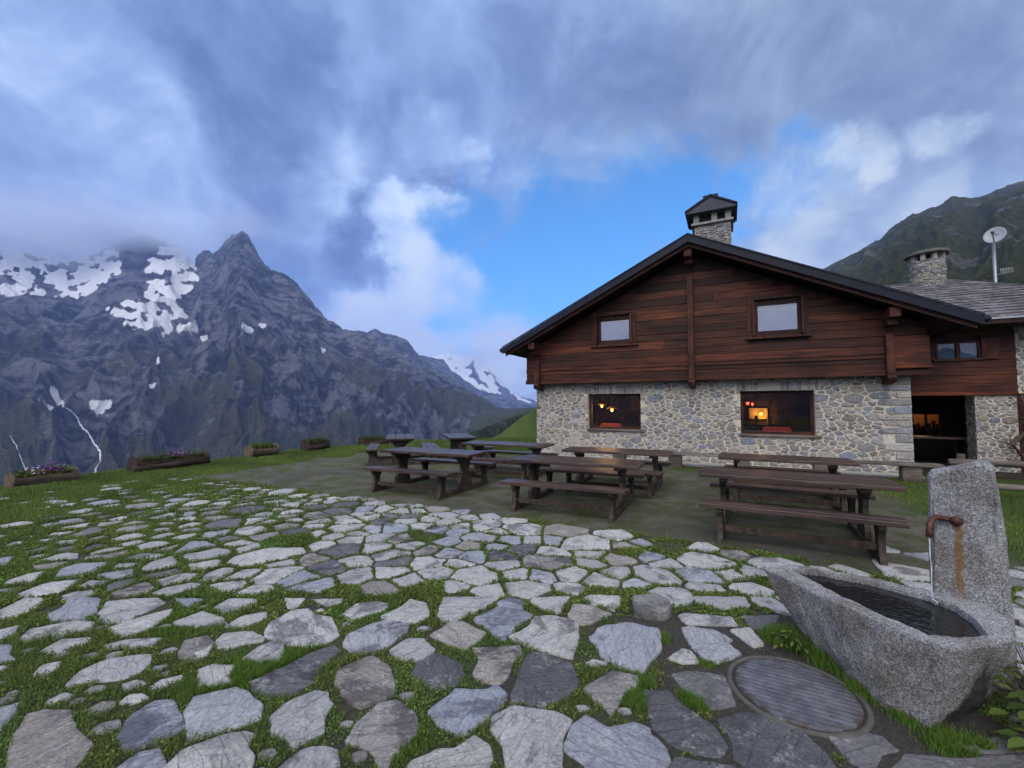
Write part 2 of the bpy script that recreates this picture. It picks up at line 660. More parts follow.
def perlin(x, y, seed=0):
    x = np.asarray(x, dtype=np.float64)
    y = np.asarray(y, dtype=np.float64)
    ix, iy = np.floor(x), np.floor(y)
    fx, fy = x - ix, y - iy
    u, v = fx * fx * fx * (fx * (fx * 6 - 15) + 10), fy * fy * fy * (fy * (fy * 6 - 15) + 10)

    def g(ox, oy):
        a = _hash(ix + ox, iy + oy, seed) / 4294967296.0 * 2 * np.pi
        return np.cos(a) * (fx - ox) + np.sin(a) * (fy - oy)
    a = g(0, 0) * (1 - u) + g(1, 0) * u
    b = g(0, 1) * (1 - u) + g(1, 1) * u
    return (a * (1 - v) + b * v) * 1.5


def fbm(x, y, oct_=5, seed=0, gain=0.5):
    s, a = 0, 1.0
    for k in range(oct_):
        s = s + a * perlin(x * 2 ** k, y * 2 ** k, seed + k * 17)
        a *= gain
    return s


def ridged(x, y, oct_=5, seed=0, gain=0.5):
    s, a, w = 0, 1.0, 1.0
    for k in range(oct_):
        r = (1 - np.abs(perlin(x * 2 ** k, y * 2 ** k, seed + k * 31))) ** 2
        s = s + a * r * w
        w = np.clip(r * 1.4, 0, 1)
        a *= gain
    return s


def sstep(v, a, b):
    t = np.clip((v - a) / (b - a), 0, 1)
    return t * t * (3 - 2 * t)


# ------------------------------------------------------------------ the ground: one sheet, plateau, drop and valley
EDGE = np.array([(-9.0, -60), (-10.4, -10), (-10.5, 4), (-10.35, 7.4), (-9.6, 10.2), (-8.6, 12.6), (-7.7, 15.2), (-6.3, 17.6), (-4.4, 19.4), (-1.4, 21.0),
                 (3.0, 22.6), (12.0, 24.5), (30, 20), (70, 10), (90, -60)], dtype=float)


def edge_dist(x, y):
    """signed distance to the plateau edge, positive on the plateau"""
    x = np.asarray(x, float)
    y = np.asarray(y, float)
    best = np.full(x.shape, 1e9)
    inside = np.zeros(x.shape, bool)
    n = len(EDGE)
    for i in range(n):
        ax, ay = EDGE[i]
        bx, by = EDGE[(i + 1) % n]
        dx, dy = bx - ax, by - ay
        t = np.clip(((x - ax) * dx + (y - ay) * dy) / (dx * dx + dy * dy), 0, 1)
        best = np.minimum(best, np.hypot(x - ax - t * dx, y - ay - t * dy))
        c = ((ay > y) != (by > y)) & (x < (bx - ax) * (y - ay) / (by - ay + 1e-12) + ax)
        inside ^= c
    return np.where(inside, best, -best)


LOW = -180.0


def ground_z(x, y):
    d = edge_dist(x, y)
    out = np.maximum(0, -d)
    z = -(0.25 * np.minimum(out, 1.2) + 0.75 * np.maximum(0, out - 1.2))
    und = 0.035 * fbm(x * 0.7, y * 0.7, 3, 5)
    s_, n_ = (x - ORG.x) * U.x + (y - ORG.y) * U.y, (x - ORG.x) * NV.x + (y - ORG.y) * NV.y
    lawn = sstep(-d, -2.6, -0.6)
    z = z + und * lawn + 0.05 * lawn * sstep(fbm(x * 0.35, y * 0.35, 2, 9), -0.2, 0.6)
    # grassy hillside rising behind the house, its left flank falling to the valley
    hz = -1.0 + (x + 2.0) * 0.66 - 0.8 * np.maximum(0, 33 - y) - 0.25 * np.maximum(0, y - 34)
    hz = hz + 0.35 * fbm(x * 0.16, y * 0.16, 4, 21)
    hz = np.minimum(hz, 5.0 + 0.06 * x)
    z = np.where(y > 16, np.maximum(z, hz), z)
    z = np.maximum(z, LOW + 8 * fbm(x * 0.004, y * 0.004, 3, 3))
    return z


def zone(x, y):
    """(lawn, gravel) weights"""
    d = edge_dist(x, y)
    s = (x - ORG.x) * U.x + (y - ORG.y) * U.y
    n = (x - ORG.x) * NV.x + (y - ORG.y) * NV.y
    j = 0.35 * fbm(x * 0.9, y * 0.9, 4, 40)
    gravel = sstep(d + j * 1.6, 2.0, 2.9) * sstep(n + j * 0.7, -7.85, -7.45) * sstep(-n + j * 0.4, 0.25, 0.55)
    gravel = gravel * (1 - 0.75 * sstep(s + j, 7.6, 8.6) * sstep(n, -7.8, -7.0))
    kerb = sstep(n + j * 0.5, -1.75, -1.35) * sstep(s + j * 2, 3.6, 4.4)
    gravel = gravel * (1 - 0.9 * kerb)
    paved = sstep(-n - j * 0.3, 7.38, 7.62) * sstep(x + j * 1.4 + 0.10 * (y - 5), -7.2, -5.2)
    lawn = np.clip(1 - gravel - paved, 0, 1)
    return lawn, gravel, paved


def build_ground():
    K = 640
    radii = [0.0]
    r = 0.5
    while r < 60:
        radii.append(r)
        r *= 1.022
    while r < 6500:
        radii.append(r)
        r *= 1.07
    radii = np.array(radii)
    th = np.linspace(0, 2 * np.pi, K, endpoint=False)
    R, T = np.meshgrid(radii[1:], th, indexing='ij')
    x, y = (R * np.sin(T)).ravel(), (R * np.cos(T)).ravel()
    x = np.concatenate([[0], x])
    y = np.concatenate([[0], y])
    z = ground_z(x, y)
    lawn, gravel, paved = zone(x, y)
    bare = sstep(x, 0.35, 1.0) * sstep(-y, -3.7, -3.2) * sstep(-x, -3.2, -2.6)
    paved = paved * (1 - .28 * bare)
    nr = len(radii) - 1
    i, k = np.meshgrid(np.arange(nr - 1), np.arange(K), indexing='ij')
    a = 1 + i * K + k
    b = 1 + i * K + (k + 1) % K
    f = np.stack([a, a + K, b + K, b], -1).reshape(-1, 4)
    verts = np.stack([x, y, z], -1)
    me_cols = np.stack([lawn, gravel, paved], -1)
    t = NT('ground_cover', 0.95, spec=0.15)
    p = t.co()
    R_, G_, B_ = t.sep(t.attr())[:3]
    n1 = t.noise(p, 2.2, 6, 0.65)
    n2 = t.noise(p, 14, 6, 0.7)
    n3 = t.noise(p, 42, 7, 0.78)
    n4 = t.noise(p, 0.6, 4, 0.6, 0.8)
    grass = t.mix(t.step(n2, 0.3, 0.7), (0.035, 0.062, 0.014), (0.095, 0.140, 0.034))
    grass = t.mix(t.step(n1, 0.40, 0.70, 0, 0.7), grass, (0.085, 0.100, 0.030))
    n5 = t.noise(p, 0.16, 6, 0.7, 0.6)
    grass = t.mix(t.step(n5, 0.40, 0.60), grass, t.mix(1.0, grass, (0.58, 0.64, 0.55), 'MULTIPLY'))
    gravel_c = t.mix(t.step(n3, 0.3, 0.7), (0.060, 0.053, 0.045), (0.230, 0.210, 0.180))
    gravel_c = t.mix(t.step(n1, 0.37, 0.60, 0, 0.85), gravel_c, t.mix(t.step(n2, 0.3, 0.7), (0.040, 0.062, 0.018), (0.095, 0.110, 0.035)))
    gravel_c = t.mix(t.step(n4, 0.48, 0.62, 0, 0.55), gravel_c, (0.085, 0.080, 0.072))
    soil = t.mix(t.step(n3, 0.3, 0.7), (0.042, 0.037, 0.034), (0.110, 0.100, 0.092))
    soil = t.mix(t.math('MULTIPLY', t.step(B_, .76, .94, .12, 1.0), t.step(t.math('ADD', t.math('MULTIPLY', n1, .6), t.math('MULTIPLY', n2, .4)), 0.42, 0.56, 0, 0.8)), soil, t.mix(t.step(n3, .3, .7), (0.050, 0.066, 0.020), (0.115, 0.125, 0.045)))
    c = t.mix(t.step(G_, 0.3, 0.7), grass, gravel_c)
    c = t.mix(t.step(B_, 0.3, 0.7), c, soil)
    t.color(c)
    t.bump(t.math('ADD', n2, t.math('MULTIPLY', n3, 1.0)), 0.9, 0.035)
    o = np_mesh('ground', verts, f, t.mat, me_cols, smooth=True)
    tag(o, None, kind='structure')
    return o


build_ground()


# ------------------------------------------------------------------ mountains
def pix(x, y, z):
    """direction of a point as seen from the terrace, in degrees-like units (used to lay snow fields and ridges by bearing)"""
    zz = z - CAM_H
    cs, sn = math.cos(PITCH), math.sin(PITCH)
    fy = y * cs + zz * sn
    fz = -y * sn + zz * cs
    return 512 + F_PX * x / fy, 384 - F_PX * fz / fy


def bearing(px, py):
    d = ray(px, py)
    return math.atan2(d.x, d.y), d.z / math.hypot(d.x, d.y)


ROCK = None


def m_mountain(name, rock_a, rock_b, grass_a, grass_b, scale):
    t = NT(name, 0.95, spec=0.1)
    p = t.co()
    R_, G_, B_ = t.sep(t.attr())[:3]
    st = t.noise(t.co((1, 1, 0.6)), 0.020 * scale, 8, 0.68, 0.6)
    n2 = t.noise(p, 0.07 * scale, 7, 0.7)
    n3 = t.noise(p, 0.006 * scale, 5, 0.6, 0.5)
    st2 = t.noise(t.co((1, 1, 2.2), rot=(.5, .35, 0)), 0.016 * scale, 9, 0.72, 0.8)
    c = t.mix(t.step(t.math('ADD', t.math('MULTIPLY', st, .5), t.math('MULTIPLY', st2, .5)), 0.44, 0.56), rock_a, rock_b)
    c = t.mix(t.step(n2, 0.50, 0.66, 0, 0.5), c, t.mix(1.0, c, (0.42, 0.42, 0.45), 'MULTIPLY'))
    c = t.mix(t.step(n3, 0.45, 0.6, 0, 0.5), c, t.mix(1.0, c, (0.62, 0.62, 0.66), 'MULTIPLY'))
    g = t.mix(t.step(n2, 0.35, 0.7), grass_a, grass_b)
    gf = t.math('ADD', G_, t.math('MULTIPLY', t.math('SUBTRACT', n2, 0.5), 1.6))
    c = t.mix(t.step(gf, 0.40, 0.62), c, g)
    sf = t.math('ADD', R_, t.math('MULTIPLY', t.math('SUBTRACT', n2, 0.5), 0.9))
    c = t.mix(t.step(sf, 0.34, 0.62), c, (0.86, 0.88, 0.92))
    t.color(c)
    t.bump(t.math('ADD', st, t.math('MULTIPLY', n2, 0.6)), 1.0, 24 / scale)
    return t.mat


def ridge_mountain(name, prof, r_ridge, r0, r_back, zb, mat, seed, cols, rows, amp, snow=None, grass=None, p=1.25, jag=2.0, gully=110.0, sharp=2.0):
    """prof: skyline as bearings; r_ridge: [(px, distance of the ridge)]"""
    px = np.linspace(prof[0][0], prof[-1][0], cols)
    py = np.interp(px, [q[0] for q in prof], [q[1] for q in prof])
    py = py + jag * fbm(px * 0.045, px * 0 + seed, 5, seed, 0.6) - 0.6 * jag * np.abs(fbm(px * 0.21, px * 0 + 3.3, 3, seed + 5))
    az, el = np.array([bearing(a, b) for a, b in zip(px, py)]).T
    rr = np.interp(px, [q[0] for q in r_ridge], [q[1] for q in r_ridge])
    rows_b = rows // 5
    tt = np.concatenate([np.linspace(0, 1, rows) ** 1.0, 1 + np.linspace(0, 1, rows_b + 1)[1:]])
    T, AZ = np.meshgrid(tt, az, indexing='ij')
    RR = np.broadcast_to(rr, T.shape)
    EL = np.broadcast_to(el, T.shape)
    r = np.where(T <= 1, r0 + (RR - r0) * T, RR + (r_back - RR) * (T - 1))
    x, y = r * np.sin(AZ), r * np.cos(AZ)
    ks = max(9, cols // 40)
    els = np.convolve(np.pad(el * rr, ks, mode='edge'), np.hanning(2 * ks + 1) / np.hanning(2 * ks + 1).sum(), mode='valid')
    H = CAM_H + EL * RR
    HS = CAM_H + np.broadcast_to(els, T.shape)
    t = np.clip(T, 0, 1)
    w = np.clip(2 - T, 0, 1)
    base = zb + (HS - zb) * (0.35 * t + 0.65 * t ** p) + (H - HS) * t ** 12
    back = zb + (H - zb) * w ** 1.1
    h = np.where(T <= 1, base, back)
    wx = x + 60 * fbm(x / 260, y / 260, 3, seed + 3)
    wy = y + 60 * fbm(x / 260, y / 260, 3, seed + 4)
    ug = AZ * 1500 + 70 * fbm(x / 300, y / 300, 3, seed + 8)
    g = ridged(ug / gully, r / 620.0, 4, seed) - 0.95
    d1 = ridged(wx / 170, wy / 170, 6, seed + 1, 0.55) - 0.95
    d2 = fbm(x / 28, y / 28, 4, seed + 2, 0.6)
    env = 4 * t * (1 - t)
    env = np.where(T <= 1, env ** 0.8, 0.6 * np.sin(np.clip((T - 1), 0, 1) * np.pi))
    lim = np.where(T <= 1, np.clip((1 - t) * 5, 0, 1) * np.clip(t * 6, 0, 1), 0.5)
    h00 = h.copy()
    h = h + env * amp * 0.35 * g
    # crags: the face is pushed in and out towards the valley, in coordinates that run along and up the face
    fu, fv = AZ * 1500 + seed * 100, h + 0.25 * r
    lean = fu + 0.55 * fv
    c1 = ridged(lean / 330 + 0.3 * fbm(fu / 400, fv / 400, 3, seed + 11), fv / 420, 3, seed + 9) - 0.9
    c2 = ridged((fu - 0.4 * fv) / 105, fv / 120, 5, seed + 10, 0.6) - 0.9
    c3 = fbm(fu / 26, fv / 20, 4, seed + 12, 0.65)
    push = -lim * amp * (0.85 * c1 + 0.34 * c2 + 0.07 * c3) * np.clip(RR / 1900, .35, 1.2)
    if snow:
        q0, q1 = pix(x, y, h)
        sm = snow(q0, q1, h, 0 * h, x, y).astype(float)
        for _ in range(3):
            for ax_ in (0, 1):
                sm = (np.roll(sm, 3, ax_) + np.roll(sm, -3, ax_) + np.roll(sm, 1, ax_) + np.roll(sm, -1, ax_) + sm) / 5
        push = push * (1 - 0.7 * sm)
        h = h00 + (h - h00) * (1 - 0.85 * sm)
    r = r + push
    # nothing in front of the ridge may stand above the skyline
    cap = CAM_H + (EL - 0.004 * (1 - t)) * r
    h = np.where(T < 1, np.minimum(h, cap - 0.012 * (H - zb) * (1 - t)), h)
    verts = np.stack([x, y, h], -1).reshape(-1, 3)
    R, C = T.shape
    i, k = np.meshgrid(np.arange(R - 1), np.arange(C - 1), indexing='ij')
    a = i * C + k
    f = np.stack([a, a + 1, a + 1 + C, a + C], -1).reshape(-1, 4)
    PX, PY = pix(x, y, h)
    gy, gx = np.gradient(h, axis=0), np.gradient(h, axis=1)
    dr = np.gradient(r, axis=0)
    slope = np.abs(gy / (dr + 1e-6))
    S = snow(PX, PY, h, slope, x, y) if snow else np.zeros_like(h)
    G = grass(PX, PY, h, slope, x, y) if grass else np.zeros_like(h)
    for _ in range(2):
        S = (S * 2 + np.roll(S, 1, 0) + np.roll(S, -1, 0) + np.roll(S, 1, 1) + np.roll(S, -1, 1)) / 6
    cols_ = np.stack([np.clip(S, 0, 1), np.clip(G, 0, 1), np.zeros_like(S)], -1).reshape(-1, 3)
    o = np_mesh(name, verts, f, mat, cols_, smooth=True)
    tag(o, None, kind='structure')
    return o


def in_poly(X, Y, poly):
    c = np.zeros(X.shape, bool)
    n = len(poly)
    for i in range(n):
        ax, ay = poly[i]
        bx, by = poly[(i + 1) % n]
        c ^= ((ay > Y) != (by > Y)) & (X < (bx - ax) * (Y - ay) / (by - ay + 1e-9) + ax)
    return c


SNOW_POLY = [
    [(-200, 235), (0, 247), (60, 258), (112, 250), (122, 262), (112, 280), (98, 294), (76, 300), (52, 294), (20, 296), (-200, 300)],
    [(146, 268), (158, 252), (172, 246), (190, 250), (196, 268), (202, 276), (196, 288), (182, 294), (178, 306), (199, 326), (186, 333), (150, 332),
     (118, 322), (102, 306), (126, 302), (146, 286), (162, 276)],
    [(238, 316), (246, 320), (248, 326), (256, 329), (250, 332), (242, 329)], [(259, 323), (266, 324), (265, 334), (261, 331)],
    [(86, 400), (112, 401), (112, 408), (104, 409), (110, 417), (98, 414)], [(148, 384), (157, 381), (154, 390), (150, 391)],
    [(50, 386), (57, 391), (60, 400), (70, 406), (68, 411), (56, 404), (49, 393)], [(34, 396), (40, 397), (53, 408), (50, 410)],
    [(155, 357), (159, 356), (158, 364), (155, 364)], [(272, 327), (277, 326), (276, 332)], [(128, 391), (133, 390), (131, 394)],
    [(200, 336), (216, 335), (204, 342)], [(318, 347), (326, 349), (322, 354)],
]


def snow_main(PX, PY, h, slope, x, y):
    qx = PX + 7 * fbm(PX / 22, PY / 14, 5, 71, 0.6)
    qy = PY + 5 * fbm(PX / 22, PY / 12, 5, 73, 0.6)
    s = np.zeros_like(PX)
    for k, q in enumerate(SNOW_POLY):
        if k < 2:
            s = np.maximum(s, in_poly(qx, qy, q) * 1.0)
        else:
            s = np.maximum(s, in_poly(PX * 0.6 + qx * 0.4, PY * 0.6 + qy * 0.4, q) * 1.0)
    rocks = sstep(fbm(PX * 0.05 + PY * .03, PY * 0.085 - PX * .02, 5, 75, 0.68), 0.10, 0.34) * (PY > 255)
    s = s * (1 - rocks * np.where(PY < 336, 1, 0))
    crest = sstep(-PY, -262, -236) * sstep(-PX, -215, -150) * 0.0
    return np.maximum(s, crest)


def grass_main(PX, PY, h, slope, x, y):
    lowz = sstep(-h, -420, 0)
    n = fbm(x / 220, y / 220, 4, 81)
    g = 0.70 * lowz * sstep(n, -0.35, 0.35)
    g = np.maximum(g, 0.75 * sstep(-PX, -95, -20) * sstep(PY, 370, 410))
    mid = np.exp(-((PX - 190) / 75) ** 2 - ((PY - 395) / 32) ** 2)
    g = np.maximum(g, 0.72 * mid)
    return np.clip(g, 0, 0.8)


ROCKM = m_mountain('mountain_rock', (0.018, 0.021, 0.028), (0.170, 0.175, 0.190), (0.036, 0.038, 0.020), (0.098, 0.094, 0.052), 1.0)
PROF_MAIN = [(-420, 230), (-200, 228), (-60, 236), (0, 246), (40, 256), (66, 260), (92, 256), (112, 246), (124, 239), (142, 236), (158, 240), (170, 246), (186, 250),
             (193, 264), (198, 255), (205, 251), (213, 253), (219, 249), (224, 243), (230, 238), (236, 234), (243, 232), (248, 235), (252, 243), (257, 252), (264, 264), (271, 270), (284, 275), (296, 282), (302, 291), (309, 298),
             (328, 319), (343, 329), (356, 333), (372, 341), (392, 350), (410, 362), (440, 378), (480, 398), (520, 416), (600, 440)]
massif = ridge_mountain('mountain', PROF_MAIN, [(-420, 2300), (0, 2500), (110, 2500), (190, 2350), (240, 1900), (300, 1750), (400, 1500), (600, 1150)],
                        520, 3600, -185, ROCKM, 7, 1000, 240, 150, snow_main, grass_main, p=1.5, jag=2.8, gully=95)


def snow_far(PX, PY, h, slope, x, y):
    return sstep(fbm(x / 160, y / 160, 5, 91, 0.6) + (392 - PY) * 0.014 + 0.35, 0.15, 0.45)


def snow_mid(PX, PY, h, slope, x, y):
    s = np.zeros_like(PX)
    for a, b, r in ((358, 347, 2.2), (365, 352, 2.0), (376, 357, 3.2), (383, 359, 2.2), (388, 362, 1.6)):
        s = np.maximum(s, (np.hypot(PX - a, (PY - b) * 1.4) < r) * 1.0)
    return s


ridge_mountain('mountain', [(300, 350), (345, 331), (361, 331), (367, 333), (375, 328), (381, 333), (390, 335), (398, 337), (407, 339), (415, 350), (423, 360), (432, 365), (446, 374), (462, 385),
                            (480, 398), (505, 408), (560, 425)], [(300, 2500), (420, 2300), (560, 2000)], 1500, 3300, -185, ROCKM, 23, 320, 120, 90, snow_mid, None, p=1.2, jag=1.2, gully=70)
ridge_mountain('mountain', [(340, 350), (405, 352), (418, 355), (432, 357), (444, 360), (452, 372), (466, 381), (484, 392), (510, 398), (520, 401), (528, 404), (545, 415), (600, 430)],
               [(340, 3600), (600, 3000)], 2400, 4300, -185, ROCKM, 31, 300, 110, 110, None, None, p=1.2, jag=1.4, gully=80)
ridge_mountain('snow_mountain', [(380, 352), (425, 358), (438, 356), (450, 353), (461, 357), (470, 356), (478, 361), (490, 369), (499, 378), (508, 388), (520, 397), (540, 402), (640, 400)],
               [(380, 4800), (640, 4600)], 3700, 5600, -185, ROCKM, 43, 300, 100, 140, snow_far, None, p=1.2, jag=1.6, gully=90)


def grass_right(PX, PY, h, slope, x, y):
    n = fbm(x / 60, y / 60, 5, 101, 0.6)
    top = sstep(-PY, -228, -200) * 0.25
    return np.clip(0.92 - 0.50 * sstep(n, 0.15, 0.5) - top, 0, 0.9)


GREENM = m_mountain('green_mountain', (0.055, 0.055, 0.058), (0.165, 0.165, 0.165), (0.034, 0.042, 0.018), (0.080, 0.092, 0.036), 2.2)
PROF_R = [(470, 432), (540, 406), (620, 380), (700, 340), (760, 306), (829, 266), (845, 258), (862, 249), (879, 240), (890, 229), (902, 222), (912, 214), (923, 211), (940, 205), (952, 196),
          (962, 198), (970, 199), (984, 196), (995, 191), (1010, 185), (1024, 181), (1100, 160), (1300, 130), (1700, 110)]
ridge_mountain('green_mountain', PROF_R, [(470, 700), (700, 760), (900, 820), (1700, 900)], 90, 1500, -6, GREENM, 57, 620, 200, 26, None, grass_right, p=1.05, jag=1.6, gully=60)


# the other side of the valley, behind the viewpoint: seen only as a reflection in the panes
def build_back_ridge():
    na, nr_ = 160, 24
    th = np.linspace(math.radians(120), math.radians(300), na)
    rr = np.linspace(700, 2600, nr_)
    R, T = np.meshgrid(rr, th, indexing='ij')
    x, y = R * np.sin(T), R * np.cos(T)
    t = (R - 700) / 1900
    top = 170 + 130 * fbm(T * 3.1, T * 0 + 4, 4, 130, 0.6)
    h = -185 + (top + 185) * np.sin(np.clip(t * 1.25, 0, 1) * np.pi / 2) - np.clip(t - .8, 0, 1) * 1500 + 35 * fbm(x / 200, y / 200, 4, 131) * np.clip(t * 4, 0, 1)
    i, k = np.meshgrid(np.arange(nr_ - 1), np.arange(na - 1), indexing='ij')
    a = (i * na + k).reshape(-1)
    f = np.stack([a, a + 1, a + 1 + na, a + na], -1)
    c = np.zeros((R.size, 3))
    c[:, 1] = .45
    o = np_mesh('mountain', np.stack([x, y, h], -1).reshape(-1, 3), f, ROCKM, c, True)
    tag(o, None, kind='structure')


build_back_ridge()


# mountain stream, laid on the rock face
def build_stream():
    from mathutils.bvhtree import BVHTree
    bpy.context.view_layer.update()
    bv = BVHTree.FromObject(massif, bpy.context.evaluated_depsgraph_get())

    def trace(path, wid, name):
        pts = []
        for i in range(len(path) - 1):
            (a, b), (c, d) = path[i], path[i + 1]
            for k in range(6):
                f = k / 6
                q = (a + (c - a) * f + rnd.uniform(-.5, .5), b + (d - b) * f)
                hit = bv.ray_cast(Vector((0, 0, CAM_H)), ray(*q).normalized())
                if hit[0] is not None:
                    pts.append(hit[0] + hit[1] * 0.8)
        if len(pts) < 3:
            return
        m = MB()
        m.tube(pts, [wid * rnd.uniform(.45, 1.25) for _ in pts], 6, (1, 1, 1))
        tag(m.build(name, m_plain('white_water', (0.72, 0.76, 0.82), 0.5, var=0.1)), None, kind='structure')
    trace([(66, 408), (75, 415), (80, 424), (88, 434), (94, 443), (101, 452), (101, 461), (97, 469), (95, 476), (88, 486), (82, 496)], 1.45, 'stream')
    trace([(11, 436), (16, 446), (20, 458), (26, 468), (30, 480)], .35, 'stream')


build_stream()

# ------------------------------------------------------------------ haze in the valley
def build_haze():
    m = bpy.data.materials.new('haze')
    m.use_nodes = True
    nt = m.node_tree
    nt.nodes.clear()
    out = nt.nodes.new('ShaderNodeOutputMaterial')
    v = nt.nodes.new('ShaderNodeVolumePrincipled')
    v.inputs['Color'].default_value = (0.34, 0.50, 1.0, 1)
    v.inputs['Density'].default_value = HAZE_DENSITY
    v.inputs['Anisotropy'].default_value = 0.0
    nt.links.new(v.outputs[0], out.inputs['Volume'])
    mb = MB()
    mb.box(-6600, -6600, -205, 6600, 6600, 1250)
    o = mb.build('haze', m)
    tag(o, 'thin blue evening haze filling the valley air', 'haze', kind='stuff')


HAZE_DENSITY = 0.00016
build_haze()


# ------------------------------------------------------------------ mist lying on the summits
def build_mist():
    def mist(px, py, dist, size, dens, seed):
        d = ray(px, py)
        d = d / math.hypot(d.x, d.y)
        c = Vector((0, 0, CAM_H)) + d * dist
        bm = bmesh.new()
        bmesh.ops.create_icosphere(bm, subdivisions=4, radius=1.0)
        for v in bm.verts:
            v.co *= 1.0 + 0.16 * noise.noise(v.co * 1.7 + Vector((seed, 0, 0))) + .06 * noise.noise(v.co * 5)
        me = bpy.data.meshes.new('mist')
        bm.to_mesh(me)
        bm.free()
        m = bpy.data.materials.new('mist')
        m.use_nodes = True
        nt = m.node_tree
        nt.nodes.clear()
        N, L = nt.nodes, nt.links
        out = N.new('ShaderNodeOutputMaterial')
        v = N.new('ShaderNodeVolumePrincipled')
        v.inputs['Color'].default_value = (0.80, 0.87, 1.0, 1)
        tc = N.new('ShaderNodeTexCoord')
        ln = N.new('ShaderNodeVectorMath')
        ln.operation = 'LENGTH'
        L.new(tc.outputs['Object'], ln.inputs[0])
        nz = N.new('ShaderNodeTexNoise')
        L.new(tc.outputs['Object'], nz.inputs['Vector'])
        nz.inputs['Scale'].default_value = 2.4
        nz.inputs['Detail'].default_value = 4
        a = N.new('ShaderNodeMath')
        a.operation = 'MULTIPLY_ADD'
        L.new(nz.outputs['Fac'], a.inputs[0])
        a.inputs[1].default_value = -1.3
        L.new(ln.outputs['Value'], a.inputs[2])
        s = N.new('ShaderNodeMapRange')
        s.interpolation_type = 'SMOOTHSTEP'
        L.new(a.outputs[0], s.inputs[0])
        s.inputs[1].default_value = 0.25
        s.inputs[2].default_value = -0.45
        s.inputs[3].default_value = 0.0
        s.inputs[4].default_value = dens
        L.new(s.outputs[0], v.inputs['Density'])
        L.new(v.outputs[0], out.inputs['Volume'])
        me.materials.append(m)
        m.cycles.volume_step_rate = 1.0
        o = bpy.data.objects.new('mist', me)
        COL.objects.link(o)
        o.location = c
        o.scale = size
        o.rotation_euler = (0, 0, -math.atan2(d.x, d.y))
        tag(o, 'pale evening cloud wrapped round the snowy summits', 'mist', kind='stuff')
    mist(10, 228, 2350, (900, 420, 185), .0062, 1)
    mist(140, 228, 2250, (400, 360, 120), .0045, 2)
    mist(236, 224, 1880, (190, 240, 70), .0045, 3)
    mist(470, 356, 4500, (520, 500, 170), .0016, 4)


build_mist()
